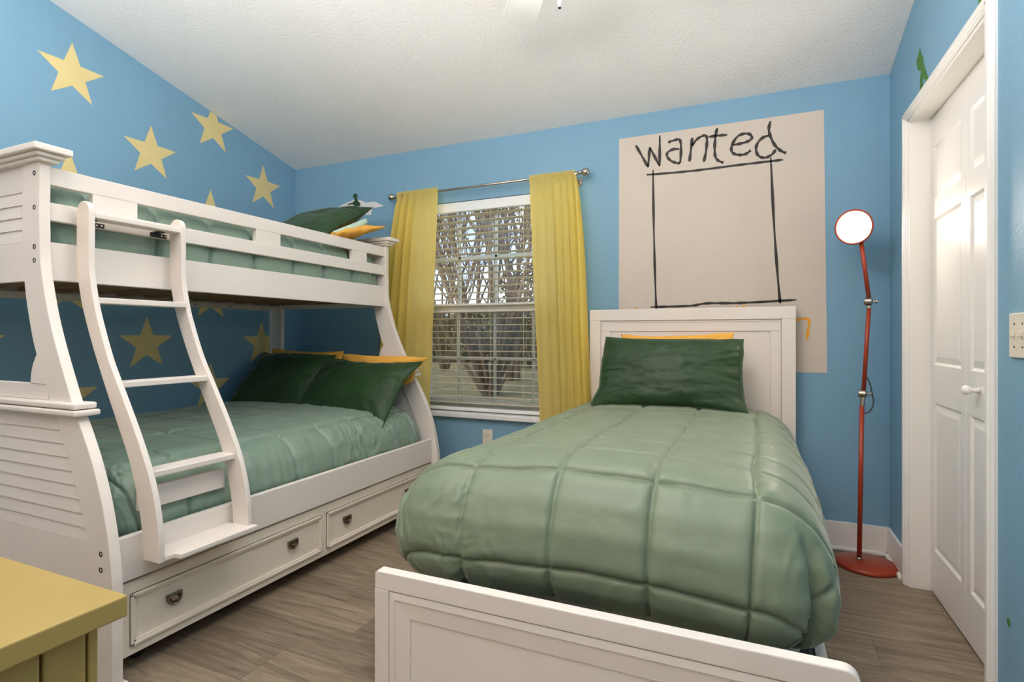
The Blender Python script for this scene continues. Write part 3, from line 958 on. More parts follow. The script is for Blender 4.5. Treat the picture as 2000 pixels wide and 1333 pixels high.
for y0, y1 in ((1.215, 1.375), (1.938, 2.088), (2.640, 2.775)):
    bm = nb(); bm_box(bm, -2.247, -2.2215, y0, y1, 1.569, 1.631, 0.001)
    obj('guard_upright', bm, M['white'], bunk)
bm = nb(); bm_box(bm, -3.205, -3.180, YI0, YI1, 1.288, 1.425, 0.003)
obj('back_rail', bm, M['white'], bunk)
bm = nb(); bm_box(bm, -3.180, -3.155, YI0 + 0.01, YI1 - 0.01, 1.285, 1.318, 0.002)
bl_rail = obj('slat_ledger', bm, M['white'], bunk)
for y in (1.3, 1.55, 1.8, 2.05, 2.3, 2.55, 2.8):
    bm = nb(); bm_lathe(bm, [(0.005, 0), (0.004, 0.0015)], (-3.155, y, 1.301), (1, 0, 0), 12)
    obj('screw', bm, M['bolt'], bl_rail)
bm = nb(); bm_box(bm, -2.262, -2.246, YI0 + 0.01, YI1 - 0.01, 1.308, 1.325, 0.002)
obj('slat_ledger', bm, M['slatwood'], bunk)
for i in range(13):
    y = 1.12 + i * 0.147
    bm = nb(); bm_box(bm, -3.178, -2.248, y, y + 0.068, 1.326, 1.340, 0.002)
    obj('bed_slat', bm, M['slatwood'], bunk)
bm = nb(); bm_box(bm, -3.23, -1.878, YI0 + 0.002, YI1 - 0.002, 0.316, 0.335, 0.001)
obj('mattress_platform', bm, M['slatwood'], bunk)
bm = nb(); bm_box(bm, -3.248, -3.22, YI0, YI1, 0.312, 0.457, 0.003)
obj('lower_back_rail', bm, M['white'], bunk)

# storage drawers under the bunk
dr = thing('storage_drawer_unit', 'long cream drawer unit with four cup pulls under the bunk bed', 'drawer unit', (-2.3, 2.0, 0))
bm = nb()
bm_box(bm, -1.882, -1.866, 1.085, 2.940, 0.062, 0.303, 0.002)
bm_box(bm, -1.870, -1.862, 1.085, 2.940, 0.262, 0.303, 0.002)
bm_box(bm, -1.870, -1.862, 1.085, 2.940, 0.062, 0.094, 0.002)
bm_box(bm, -1.870, -1.862, 1.085, 1.130, 0.09, 0.265, 0.002)
bm_box(bm, -1.870, -1.862, 1.990, 2.028, 0.09, 0.265, 0.002)
bm_box(bm, -1.870, -1.862, 2.900, 2.940, 0.09, 0.265, 0.002)
obj('drawer_front', bm, M['cream'], dr)
bm = nb()
bm_box(bm, -3.1, -1.884, 1.10, 2.925, 0.07, 0.26, 0.002)
obj('drawer_box', bm, M['cream'], dr)
for y in (1.2, 2.8):
    for x in (-3.0, -1.95):
        bm = nb()
        bm_lathe(bm, [(0.034, -0.012), (0.035, 0), (0.034, 0.012)], (x, y, 0.0355), (1, 0, 0), 20)
        obj('caster', bm, M['black'], dr)
def moulding(y0, y1, z0, z1):
    bm = nb()
    for (wd, xa) in ((0.010, -1.853), (0.018, -1.857)):
        bm_box(bm, -1.866, xa, y0, y1, z1 - wd, z1, 0.002)
        bm_box(bm, -1.866, xa, y0, y1, z0, z0 + wd, 0.002)
        bm_box(bm, -1.866, xa, y0, y0 + wd, z0, z1, 0.002)
        bm_box(bm, -1.866, xa, y1 - wd, y1, z0, z1, 0.002)
    obj('panel_moulding', bm, M['cream'], dr)
moulding(1.128, 1.992, 0.092, 0.262)
moulding(2.026, 2.902, 0.092, 0.262)
for y in (1.277, 1.819, 2.172, 2.70):
    z = 0.188; X0 = -1.866
    bm = nb()
    pl = [(y - 0.027, z + 0.014), (y + 0.027, z + 0.014), (y + 0.025, z - 0.006), (y + 0.014, z - 0.020), (y, z - 0.025), (y - 0.014, z - 0.020), (y - 0.025, z - 0.006)]
    bm_prism(bm, pl, 'X', X0, X0 + 0.004, 0.001)
    bm_prism(bm, [(y - 0.028, z + 0.010), (y + 0.028, z + 0.010), (y + 0.028, z + 0.017), (y - 0.028, z + 0.017)], 'X', X0, X0 + 0.011, 0.0015)
    rim = [(X0 + 0.008, y - 0.024, z + 0.010), (X0 + 0.011, y - 0.022, z - 0.004), (X0 + 0.013, y - 0.013, z - 0.016), (X0 + 0.014, y, z - 0.020), (X0 + 0.013, y + 0.013, z - 0.016), (X0 + 0.011, y + 0.022, z - 0.004), (X0 + 0.008, y + 0.024, z + 0.010)]
    bm_tube(bm, smooth_poly(rim, 4), 0.0038, 8)
    pu = obj('cup_pull', bm, M['pewter'], dr)
    bm = nb()
    bm_prism(bm, [(y - 0.014, z + 0.002), (y + 0.014, z + 0.002), (y + 0.009, z - 0.008), (y - 0.009, z - 0.008)], 'X', X0 + 0.004, X0 + 0.012, 0.001)
    obj('pull_tongue', bm, M['chrome'], pu)

# ------------------------------------------------------------------ ladder
ld = thing('bunk_ladder', 'white curved wooden ladder leaning on the front of the bunk bed', 'ladder', (-1.78, 1.33, 0.36))
lf_front = [(-2.123, 1.545), (-2.123, 1.47), (-2.123, 1.369), (-2.115, 1.304), (-2.1, 1.239), (-2.079, 1.175), (-2.017, 1.034), (-1.952, 0.925), (-1.881, 0.807), (-1.828, 0.71), (-1.792, 0.63), (-1.770, 0.560), (-1.755, 0.485), (-1.750, 0.427), (-1.752, 0.372)]
lf_back = [(-1.828, 0.372), (-1.835, 0.452), (-1.850, 0.529), (-1.872, 0.609), (-1.911, 0.708), (-1.968, 0.812), (-2.036, 0.938), (-2.106, 1.075), (-2.157, 1.192), (-2.176, 1.250), (-2.190, 1.310), (-2.198, 1.38), (-2.199, 1.47), (-2.199, 1.545)]
cap = [(-2.161 + 0.038 * math.cos(a), 1.545 + 0.040 * math.sin(a)) for a in [PI - k * PI / 10 for k in range(1, 10)]]
lout = smooth_poly(lf_front, 4) + smooth_poly(lf_back, 4) + cap
LY0, LY1 = 1.150, 1.488
for y in (LY0, LY1):
    bm = nb(); bm_prism(bm, lout, 'Y', y, y + 0.020, 0.003)
    obj('ladder_rail', bm, M['white'], ld)
def step(x0, x1, z0, z1, nm='step', ya=None, yb=None):
    bm = nb(); bm_box(bm, x0, x1, ya if ya else LY0 + 0.018, yb if yb else LY1 + 0.002, z0, z1, 0.003)
    return obj(nm, bm, M['white'], ld)
shelf = step(-2.200, -2.130, 1.527, 1.546, 'top_shelf')
step(-2.170, -2.094, 1.222, 1.243)
step(-2.055, -1.970, 0.930, 0.950)
step(-1.900, -1.818, 0.636, 0.656)
bm = nb(); bm_prism(bm, [(-1.852, LY0 + 0.021), (-1.752, LY0 + 0.021), (-1.752, LY0 + 0.05), (-1.722, LY0 + 0.055), (-1.722, LY1 + 0.022), (-1.750, LY1 + 0.024), (-1.750, LY1 + 0.001), (-1.852, LY1 + 0.001)], 'Z', 0.372, 0.389, 0.003)
obj('bottom_step', bm, M['white'], ld)
step(-1.896, -1.876, 0.520, 0.594, 'cross_board')
for ya, yb in ((LY0 + 0.024, LY0 + 0.100), (LY1 - 0.066, LY1 - 0.002)):
    bm = nb()
    bm_box(bm, -2.220, -2.212, ya, yb, 1.508, 1.524, 0.001)
    bm_box(bm, -2.220, -2.165, ya, ya + 0.026, 1.521, 1.526, 0.001)
    hk = obj('hook_bracket', bm, M['black'], ld)
    for k in range(2):
        bm = nb()
        bm_lathe(bm, [(0.0045, 0), (0.003, 0.0022)], (-2.212, (ya + yb) / 2 + 0.012 + k * 0.016, 1.516), (1, 0, 0), 12)
        obj('screw', bm, M['chrome'], hk)

# ------------------------------------------------------------------ mattresses
bm = nb(); bm_box(bm, -3.172, -2.300, 1.16, 2.86, 1.341, 1.50, 0.03)
tag(obj('mattress', bm, M['darkcloth'], loc=(-2.71, 2.0, 1.341)), 'dark-bottomed mattress on the slats of the top bunk', 'mattress')
bm = nb(); bm_box(bm, -3.205, -1.985, 1.19, 2.85, 0.336, 0.56, 0.05)
tag(obj('mattress', bm, M['mattress'], loc=(-2.56, 2.0, 0.336)), 'mattress of the lower bunk hidden under the sage comforter', 'mattress')

# ------------------------------------------------------------------ comforters
def comforter(name, label, mat, xa, xb, ya, yb, ztop, prof, DL, DR, DF, DB, seams_x, seams_y, hx=1.0, hy=1.0, cell=0.009, puff=0.013, sw=0.030, wr=0.004, seed=1, crown=0.01, wrdir=(14, 5), loc=None, extra=None, floor_z=None, pucker=0.0, flare=None, fine=0.0):
    U = np.arange(xa - DL, xb + DR + cell / 2, cell)
    V = np.arange(ya - DF, yb + DB + cell / 2, cell)
    u, v = np.meshgrid(U, V, indexing='ij')
    bx = np.clip(u, xa, xb); by = np.clip(v, ya, yb)
    ex = u - bx; ey = v - by
    d = (np.abs(ex) ** 3 + np.abs(ey) ** 3) ** (1 / 3)
    hyp = np.sqrt(ex ** 2 + ey ** 2) + 1e-9
    pd = np.array([p[0] for p in prof]); ph = np.array([p[1] for p in prof]); pv = np.array([p[2] for p in prof])
    dd = np.minimum(d, pd[-1])
    # smooth interpolation of the profile
    H = np.interp(dd, pd, ph); Vv = np.interp(dd, pd, pv)
    kk = (np.abs(ex / hyp) ** 2.8 + np.abs(ey / hyp) ** 2.8 + 1e-9) ** (-1 / 2.8)
    kk = np.where(hyp < 1e-6, 1.0, kk)
    x = bx + ex / hyp * H * hx * kk
    y = by + ey / hyp * H * hy * kk
    z = ztop - Vv
    # gentle crown and sag of the top
    cx = np.clip((u - xa) / (xb - xa), 0, 1); cy = np.clip((v - ya) / (yb - ya), 0, 1)
    z = z + crown * np.sin(PI * cx) * (d < 1e9)
    z = z + 0.006 * vnoise(u * 2.3 + 3, v * 2.3, seed + 5, 2)
    if flare:
        fr = np.clip((2.15 - y) / 0.6, 0, 1); fr = fr * fr * (3 - 2 * fr)
        x = x - fr * (flare[0] * np.clip((xa + 0.08 - u) / 0.35, 0, 1) + flare[1] * np.clip((u - xb + 0.08) / 0.35, 0, 1))
    P = np.stack([x, y, z], -1)
    for _ in range(6):   # relax the profile kinks
        Q = P.copy()
        Q[1:-1, 1:-1] = (P[1:-1, 1:-1] * 2 + P[:-2, 1:-1] + P[2:, 1:-1] + P[1:-1, :-2] + P[1:-1, 2:]) / 6
        P = Q
    # normals
    dU = np.gradient(P, axis=0); dV = np.gradient(P, axis=1)
    Nn = np.cross(dU, dV)
    Nn /= (np.linalg.norm(Nn, axis=-1, keepdims=True) + 1e-12)
    # wandering seam lines
    wob = 0.010 * vnoise(v * 4 + 9, u * 1.3, seed + 1, 2)
    wob2 = 0.010 * vnoise(u * 4 + 2, v * 1.3, seed + 2, 2)
    dx = np.min(np.abs((u + wob)[..., None] - np.array(seams_x)[None, None, :]), -1)
    dy = np.min(np.abs((v + wob2)[..., None] - np.array(seams_y)[None, None, :]), -1)
    gx = np.exp(-dx / sw); gy = np.exp(-dy / sw)
    g = np.maximum(gx, gy)
    disp = puff * (1 - g) - 0.7 * puff * np.maximum(np.exp(-(dx / 0.005) ** 2), np.exp(-(dy / 0.005) ** 2))
    # wrinkles: stronger next to seams, drawn out across them
    nA = vnoise(u * wrdir[0], v * wrdir[1], seed + 11, 4)
    nB = vnoise(u * wrdir[1] * 0.9 + 31, v * wrdir[0] * 1.1 + 7, seed + 12, 4)
    pk = 1 - np.abs(vnoise(u * 9 + 5, v * 6 + 3, seed + 13, 3)) * 2.2
    disp = disp + wr * (0.45 + 0.9 * gy) * nA + wr * (0.45 + 0.9 * gx) * nB + wr * 0.35 * pk.clip(0, 1)
    if pucker:
        side = np.clip(d / 0.18, 0, 1)
        al = np.where(np.abs(ex) > np.abs(ey), v, u)
        f = np.sin(al * 2 * PI / 0.052 + 9 * vnoise(u * 4, v * 4, seed + 21, 3) + 9 * d)
        disp = disp + pucker * side * f * (0.15 + 1.6 * vnoise(u * 3 + 1, v * 3 + 8, seed + 22, 2).clip(0, 1))
    if fine:
        side = np.clip(d / 0.14, 0, 1)
        al = np.where(np.abs(ex) > np.abs(ey), v, u)
        base_ = vnoise(al * 15 + 2.2 * vnoise(u * 6, v * 6, seed + 33, 2), d * 3.2 + al * 1.5, seed + 31, 3)
        rid = (1 - np.abs(base_) * 2.6).clip(0, 1) ** 2
        amt = (0.25 + 1.5 * vnoise(u * 2.2 + 4, v * 2.2 + 1, seed + 32, 2)).clip(0.05, 1.2)
        near = 0.45 + 0.8 * np.exp(-np.minimum(dx, dy) / 0.035)
        disp = disp + fine * side * rid * amt * near
        base2 = vnoise(u * 8 + 3 * vnoise(u * 3, v * 3, seed + 36, 2), v * 13, seed + 35, 4)
        disp = disp + fine * 0.55 * (1 - np.abs(base2) * 2.4).clip(0, 1) ** 2 * near * amt
    if extra is not None:
        disp = disp + extra(u, v, ex, ey)
    P = P + Nn * disp[..., None]
    if floor_z is not None:
        P[..., 2] = np.maximum(P[..., 2], floor_z)
    o = grid_obj(name, P, mat, loc=loc or ((xa + xb) / 2, (ya + yb) / 2, ztop - 0.3), solid=0.012)
    tag(o, label, 'comforter')
    return o

# single bed comforter: fluffy, hangs over the sides and the foot
prof1 = [(0, 0, 0), (0.05, 0.048, 0.004), (0.10, 0.094, 0.016), (0.16, 0.142, 0.046), (0.22, 0.182, 0.090), (0.30, 0.217, 0.160), (0.38, 0.230, 0.238), (0.46, 0.216, 0.306), (0.52, 0.182, 0.350), (0.57, 0.132, 0.370), (0.61, 0.075, 0.374)]
def corner_fold(u, v, ex, ey):
    # deep pleat at the right foot corner
    a = np.arctan2(-ey, ex)
    m = (ex > 0.02) & (ey < -0.02)
    dd = np.sqrt(ex ** 2 + ey ** 2)
    return np.where(m, (-0.040 * np.exp(-((a - 0.80) / 0.07) ** 2) + 0.014 * np.exp(-((a - 0.60) / 0.10) ** 2)) * np.clip((dd - 0.22) / 0.2, 0, 1), 0)
comforter('comforter', 'sage green quilted comforter on the single bed with the white headboard', M['sage'], -0.785, -0.025, 1.625, 3.10, 0.722, prof1, 0.61, 0.61, 0.61, 0.0,
          [-1.04, -0.775, -0.51, -0.245, 0.015, 0.28], [1.02 + 0.20, 1.50, 1.70, 1.90, 2.12, 2.34, 2.56, 2.80, 3.02], seed=3, extra=corner_fold, wr=0.0045, puff=0.011, sw=0.012, crown=0.018, cell=0.006, flare=(0.065, 0.015), fine=0.008)

# lower bunk comforter
prof2 = [(0, 0, 0), (0.05, 0.048, 0.005), (0.10, 0.093, 0.02), (0.16, 0.140, 0.055), (0.22, 0.172, 0.105), (0.30, 0.190, 0.183), (0.40, 0.172, 0.280)]
comforter('comforter', 'sage green quilted comforter spread over the lower bunk', M['sage2'], -3.15, -2.095, 1.24, 2.79, 0.655, prof2, 0.12, 0.40, 0.28, 0.28,
          [-3.0, -2.70, -2.40, -2.0, -1.70], [1.10, 1.36, 1.62, 1.88, 2.12, 2.36, 2.60, 2.84], hy=0.66, seed=8, wr=0.006, puff=0.014, sw=0.012, crown=0.014, cell=0.006, fine=0.018, wrdir=(9, 20), pucker=0.0015)
# top bunk comforter
prof3 = [(0, 0, 0), (0.04, 0.038, 0.006), (0.08, 0.070, 0.024), (0.13, 0.096, 0.066), (0.20, 0.106, 0.135), (0.28, 0.104, 0.215), (0.32, 0.098, 0.252)]
comforter('comforter', 'sage green quilted comforter on the top bunk behind the guard rails', M['sage2'], -3.04, -2.372, 1.19, 2.845, 1.655, prof3, 0.32, 0.32, 0.32, 0.32,
          [-2.9, -2.62, -2.34], [1.23, 1.475, 1.72, 1.955, 2.205, 2.435, 2.68, 2.92], hy=0.9, seed=15, wr=0.005, puff=0.018, sw=0.022, crown=0.004, cell=0.006, fine=0.004)

# ------------------------------------------------------------------ pillows
def pillow(name, label, mat, c, right, up, wd, ht, th, seed=0, flange=0.0, pinch=0.05, sag=0.0, wr=0.006, corner=None, group=None, lift=1.0):
    """c: centre; right, up: directions; front normal = right x up"""
    n, m = 96, 72
    R = Vector(right).normalized(); Uv = Vector(up).normalized()
    Fn = R.cross(Uv).normalized(); Uv = Fn.cross(R).normalized()
    def side(s):
        a = np.linspace(-1, 1, n)[:, None].repeat(m, 1)
        b = np.linspace(-1, 1, m)[None, :].repeat(n, 0)
        fx, fy = a, b
        fin = flange
        ea = np.clip((1 - np.abs(a)) / (1 - 0) - fin, 0, 1); eb = np.clip((1 - np.abs(b)) - fin, 0, 1)
        t = (np.clip(1 - (1 - ea) ** 2.6, 0, 1) * np.clip(1 - (1 - eb) ** 2.6, 0, 1)) ** 0.55
        x = a * wd / 2 * (1 - pinch * (1 - b ** 2) * np.abs(a) ** 2)
        y = b * ht / 2 * (1 - pinch * 1.3 * (1 - a ** 2) * np.abs(b) ** 2)
        y = y - sag * (1 - b) / 2 * np.cos(a * PI / 2) * 0.0
        wv = vnoise(a * 4 + seed * 3.1, b * 4 + seed, seed, 4) * 0.6
        rad = vnoise(np.arctan2(b, a) * 6 + 9, np.sqrt(a * a + b * b) * 1.2 + seed, seed + 3, 3)
        edge = np.clip(np.maximum(np.abs(a), np.abs(b)) - 0.45, 0, 1) / 0.55
        z = s * (th / 2 * t) + s * wr * (wv * 1.3 + rad * edge * 1.3) * (t > 0) * np.minimum(1, t * 3)
        z = z + 0.012 * vnoise(a * 1.7 + seed, b * 1.7, seed + 8, 2) + 0.010 * np.sin(a * 2.3 + seed) * (edge)
        y = y + 0.008 * vnoise(a * 3 + seed * 1.7, b * 0.6, seed + 5, 3) * np.abs(b)
        x = x + 0.006 * vnoise(b * 3 + seed * 1.7, a * 0.6, seed + 6, 3) * np.abs(a)
        if corner:
            for (ca, cb, dx, dy, dz) in corner:
                wgt = np.exp(-(((a - ca) / 0.35) ** 2 + ((b - cb) / 0.35) ** 2))
                x = x + dx * wgt; y = y + dy * wgt; z = z + dz * wgt
        return x, y, z
    x0, y0, z0 = side(1); x1, y1, z1 = side(-1)
    def W(x, y, z):
        return np.stack([c[i] + R[i] * x + Uv[i] * y + Fn[i] * z for i in range(3)], -1)
    A = W(x0, y0, z0); B = W(x1, y1, z1)
    Lo = np.array(c)
    V = np.concatenate([A.reshape(-1, 3), B.reshape(-1, 3)]) - Lo
    I = np.arange(n * m).reshape(n, m)
    F1 = np.stack([I[:-1, :-1], I[1:, :-1], I[1:, 1:], I[:-1, 1:]], -1).reshape(-1, 4)
    F2 = np.stack([I[:-1, :-1], I[:-1, 1:], I[1:, 1:], I[1:, :-1]], -1).reshape(-1, 4) + n * m
    me = bpy.data.meshes.new(name)
    me.from_pydata(V.tolist(), [], np.concatenate([F1, F2]).tolist())
    me.materials.append(mat)
    bmm = bmesh.new(); bmm.from_mesh(me)
    bmesh.ops.remove_doubles(bmm, verts=bmm.verts, dist=0.0006)
    bmesh.ops.recalc_face_normals(bmm, faces=bmm.faces)
    # bridge the two borders
    be = [e for e in bmm.edges if e.is_boundary]
    if be:
        try: bmesh.ops.bridge_loops(bmm, edges=be)
        except Exception: pass
    for f in bmm.faces: f.smooth = True
    bmm.to_mesh(me); bmm.free()
    o = bpy.data.objects.new(name, me); o.location = c
    COL.objects.link(o)
    ROOT_LOC.setdefault(o.name, Vector(c))
    tag(o, label, 'pillow', group)
    return o

# single bed
pillow('pillow', 'dark green pillow propped in front on the single bed', M['dgreen'], (-0.405, 2.945, 0.915), (1, 0.01, 0.0), (0, 0.14, 0.35), 0.735, 0.385, 0.14, seed=2, flange=0.03, pinch=0.02, wr=0.010,
       corner=[(-1, 1, 0.015, 0.012, 0.0), (1, -1, 0.02, -0.01, 0.02), (-1, -1, -0.03, -0.012, 0.0)])
pillow('pillow', 'golden yellow pillow behind the dark green one against the white headboard', M['orange'], (-0.385, 3.075, 0.940), (1, 0.0, 0.02), (0, 0.06, 0.35), 0.60, 0.37, 0.10, seed=5, pinch=0.06)
# lower bunk
pillow('pillow', 'dark green pillow on the lower bunk nearest the window, its corner hanging down', M['dgreen'], (-2.305, 2.725, 0.775), (1, -0.04, -0.03), (-0.02, 0.25, 0.30), 0.78, 0.46, 0.15, seed=11, flange=0.05, pinch=0.05, wr=0.009,
       corner=[(1, -1, 0.01, -0.035, 0.01), (1, 1, 0.035, 0.02, -0.01)])
pillow('pillow', 'dark green pillow on the lower bunk against the left wall', M['dgreen'], (-2.905, 2.735, 0.815), (1, 0.0, -0.02), (0.03, 0.26, 0.29), 0.68, 0.46, 0.16, seed=14, flange=0.03, pinch=0.05, wr=0.008)
pillow('pillow', 'golden pillow behind the dark green pillow nearest the window on the lower bunk', M['orange'], (-2.23, 2.885, 0.875), (1, 0.0, -0.01), (0.0, 0.08, 0.33), 0.60, 0.22, 0.08, seed=21, pinch=0.04, corner=[(1, 1, 0.07, -0.005, 0), (1, -1, -0.12, 0.02, 0)])
pillow('pillow', 'golden pillow behind the dark green pillow by the left wall on the lower bunk', M['orange'], (-2.86, 2.870, 0.825), (1, 0.0, -0.02), (0.0, 0.10, 0.33), 0.66, 0.38, 0.10, seed=24, pinch=0.04)
# top bunk
pg = pillow('pillow', 'dark green pillow on the top bunk under the painted paper plane', M['dgreen'], (-2.575, 2.68, 1.800), (1, -0.04, 0.0), (0.0, 0.34, 0.20), 0.60, 0.44, 0.17, seed=31, flange=0.02, pinch=0.03, wr=0.010,
       corner=[(1, 1, 0.03, 0.03, 0.01)])
# pale lining of its open end
P = []
bm = nb()
npt = 14
top_edge = [(-2.252 + 0.0 * t, 2.80 - 0.30 * t, 1.855 - 0.135 * t) for t in [k / npt for k in range(npt + 1)]]
for k in range(npt):
    a = top_edge[k]; b = top_edge[k + 1]
    wa = 0.045 * math.sin(PI * (0.15 + 0.8 * k / npt)); wb = 0.045 * math.sin(PI * (0.15 + 0.8 * (k + 1) / npt))
    q = [(a[0] + 0.004, a[1], a[2]), (b[0] + 0.004, b[1], b[2]), (b[0] + 0.016, b[1] + 0.01, b[2] - wb), (a[0] + 0.016, a[1] + 0.01, a[2] - wa)]
    vs = [bm.verts.new(p) for p in q]; bm.faces.new(vs)
bmesh.ops.remove_doubles(bm, verts=bm.verts, dist=0.0005)
bmesh.ops.solidify(bm, geom=list(bm.faces), thickness=0.003)
lin = obj('case_lining', bm, M['lining'], pg, smooth=True, label='pale green lining at the open end')
pillow('pillow', 'golden pillow poking out under the dark green pillow on the top bunk', M['orange'], (-2.49, 2.70, 1.735), (1, -0.05, 0.04), (0.03, 0.34, 0.10), 0.62, 0.36, 0.10, seed=37, pinch=0.05, corner=[(1, 1, 0.03, 0.02, 0.0)])

# ------------------------------------------------------------------ single bed
bed = thing('single_bed', 'white panelled single bed with tall headboard below the poster', 'bed', (-0.36, 2.2, 0))
HX0, HX1 = -0.896, 0.206
def frame_rect(bm, x0, x1, z0, z1, y0, y1, wd, bev=0.002):
    bm_box(bm, x0, x1, y0, y1, z1 - wd, z1, bev)
    bm_box(bm, x0, x0 + wd, y0, y1, z0, z1 - wd, bev)
    bm_box(bm, x1 - wd, x1, y0, y1, z0, z1 - wd, bev)
# headboard
bm = nb()
bm_box(bm, HX0, HX1, 3.205, 3.235, 0.18, 1.262, 0.003)
frame_rect(bm, HX0, HX1, 0.0, 1.262, 3.188, 3.235, 0.066, 0.003)
bm_box(bm, HX0 + 0.066, HX1 - 0.066, 3.196, 3.21, 1.184, 1.196, 0.002)
# bevelled inner frame
frame_rect(bm, HX0 + 0.068, HX1 - 0.068, 0.18, 1.185, 3.1985, 3.208, 0.052, 0.004)
obj('headboard', bm, M['white'], bed)
# footboard
FX0, FX1, FYa, FYb, FZ = -0.919, 0.185, 1.180, 1.212, 0.486
bm = nb()
r = 0.028
out_ = [(FX0 + 0.008, 0.0), (FX1, 0.0), (FX1, FZ - r)] + [(FX1 - r + r * math.cos(a), FZ - r + r * math.sin(a)) for a in [k * PI / 12 for k in range(1, 7)]] + [(FX0 + 0.012, FZ), (FX0 + 0.003, FZ - 0.003), (FX0, FZ - 0.012), (FX0, 0.0)]
def plate_with_frame(bm):
    # back board
    bm_box(bm, FX0 + 0.02, FX1 - 0.02, FYa + 0.014, FYb - 0.004, 0.0, FZ - 0.02, 0.001)
    # outer frame, proud
    top = [(FX0 + 0.003, FZ - 0.048), (FX1, FZ - 0.048), (FX1, FZ - r)] + [(FX1 - r + r * math.cos(a), FZ - r + r * math.sin(a)) for a in [k * PI / 12 for k in range(1, 7)]] + [(FX0 + 0.008, FZ), (FX0, FZ - 0.008), (FX0, FZ - 0.048)]
    bm_prism(bm, top, 'Y', FYa, FYb, 0.003)
    bm_box(bm, FX0, FX0 + 0.044, FYa, FYb, 0, FZ - 0.0478, 0.001)
    bm_box(bm, FX1 - 0.044, FX1, FYa, FYb, 0, FZ - 0.0478, 0.001)
plate_with_frame(bm)
# second, mitred bevelled frame
x0, x1, z0, z1 = FX0 + 0.0455, FX1 - 0.0455, 0.10, FZ - 0.0495
def bevel_ring(bm, x0, x1, z0, z1, steps):
    prev = None
    for (ins, y) in steps:
        q = [(x0 + ins, y, z0 + ins), (x1 - ins, y, z0 + ins), (x1 - ins, y, z1 - ins), (x0 + ins, y, z1 - ins)]
        vs = [bm.verts.new(p) for p in q]
        if prev:
            for i in range(4):
                j = (i + 1) % 4
                bm.faces.new((prev[i], prev[j], vs[j], vs[i]))
        prev = vs
    bm.faces.new(prev)
bevel_ring(bm, x0, x1, z0, z1, [(0.0, FYa + 0.013), (0.0, FYa + 0.002), (0.018, FYa + 0.0005), (0.0185, FYa + 0.003), (0.062, FYa + 0.0055), (0.0635, FYa + 0.0095), (0.066, FYa + 0.0085)])
bmesh.ops.recalc_face_normals(bm, faces=bm.faces)
obj('footboard', bm, M['white'], bed)
for xa, xb in ((0.150, 0.178), (-0.888, -0.860)):
    bm = nb(); bm_box(bm, xa, xb, FYb, 3.19, 0.13, 0.275, 0.003)
    obj('side_rail', bm, M['white'], bed)
bm = nb(); bm_box(bm, -0.860, 0.150, FYb, 3.188, 0.150, 0.170, 0.001)
obj('slat_deck', bm, M['slatwood'], bed)
bm = nb(); bm_box(bm, -0.855, 0.146, 1.222, 3.18, 0.171, 0.290, 0.012)
tag(obj('box_foundation', bm, M['darkcloth'], loc=(-0.36, 2.2, 0.171)), 'charcoal fabric mattress foundation inside the single bed frame', 'bed base')
bm = nb(); bm_box(bm, -0.845, 0.125, 1.52, 3.17, 0.291, 0.60, 0.05)
tag(obj('mattress', bm, M['mattress'], loc=(-0.36, 2.3, 0.291)), 'mattress hidden under the comforter of the single bed', 'mattress')
# crumpled sheet edge peeking out under the comforter
uu = np.linspace(0, 1, 60)[:, None].repeat(14, 1); vv = np.linspace(0, 1, 14)[None, :].repeat(60, 0)
shp = np.stack([-0.40 + 0.44 * uu, 1.425 + 0.16 * vv + 0.012 * np.sin(uu * 23), 0.297 + 0.014 * np.abs(np.sin(uu * 31 + vv * 3)) + 0.008 * vnoise(uu * 9, vv * 4, 4, 2).clip(0, 1)], -1)
tag(grid_obj('bed_sheet', shp, M['sheet'], loc=(-0.2, 1.5, 0.295), solid=0.004), 'crumpled olive sheet edge peeking out below the foot of the single bed comforter', 'sheet')

# ------------------------------------------------------------------ floor lamp
LX, LY = 0.487, 3.10
fl = thing('floor_lamp', 'rust orange jointed floor lamp with a lit round head in the corner', 'floor lamp', (0.50, 3.08, 0))
bm = nb()
bm_lathe(bm, [(0.0, 0.0), (0.128, 0.0), (0.133, 0.005), (0.133, 0.014), (0.127, 0.021), (0.06, 0.030), (0.014, 0.034), (0.0, 0.034)], (0.500, 3.085, 0), (0, 0, 1), 56)
obj('base', bm, M['lamp_red'], fl, smooth=True)
A0 = (0.470, 3.08, 0.03); A1 = (0.481, 3.08, 0.770); A1b = (0.484, 3.08, 0.800)
J1 = (0.487, 3.08, 0.830); J2 = (0.511, 3.08, 1.272); HD = (0.474, 3.055, 1.555)
bm = nb(); bm_tube(bm, [A0, A1], 0.0105, 16); obj('lower_pole', bm, M['lamp_red'], fl, smooth=True)
bm = nb(); bm_lathe(bm, [(0.016, 0.0), (0.016, 0.004), (0.011, 0.008)], (0.470, 3.08, 0.034), (0, 0, 1), 20); obj('base_collar', bm, M['chrome'], fl)
def lerp(a, b, t): return tuple(a[i] + (b[i] - a[i]) * t for i in range(3))
bm = nb(); bm_tube(bm, [lerp(J1, J2, 0.03), lerp(J1, J2, 0.95)], 0.0095, 16); obj('middle_pole', bm, M['lamp_red'], fl, smooth=True)
bm = nb(); bm_tube(bm, [lerp(J2, HD, 0.07), lerp(J2, HD, 1.0)], 0.0095, 16); obj('upper_pole', bm, M['lamp_red'], fl, smooth=True)
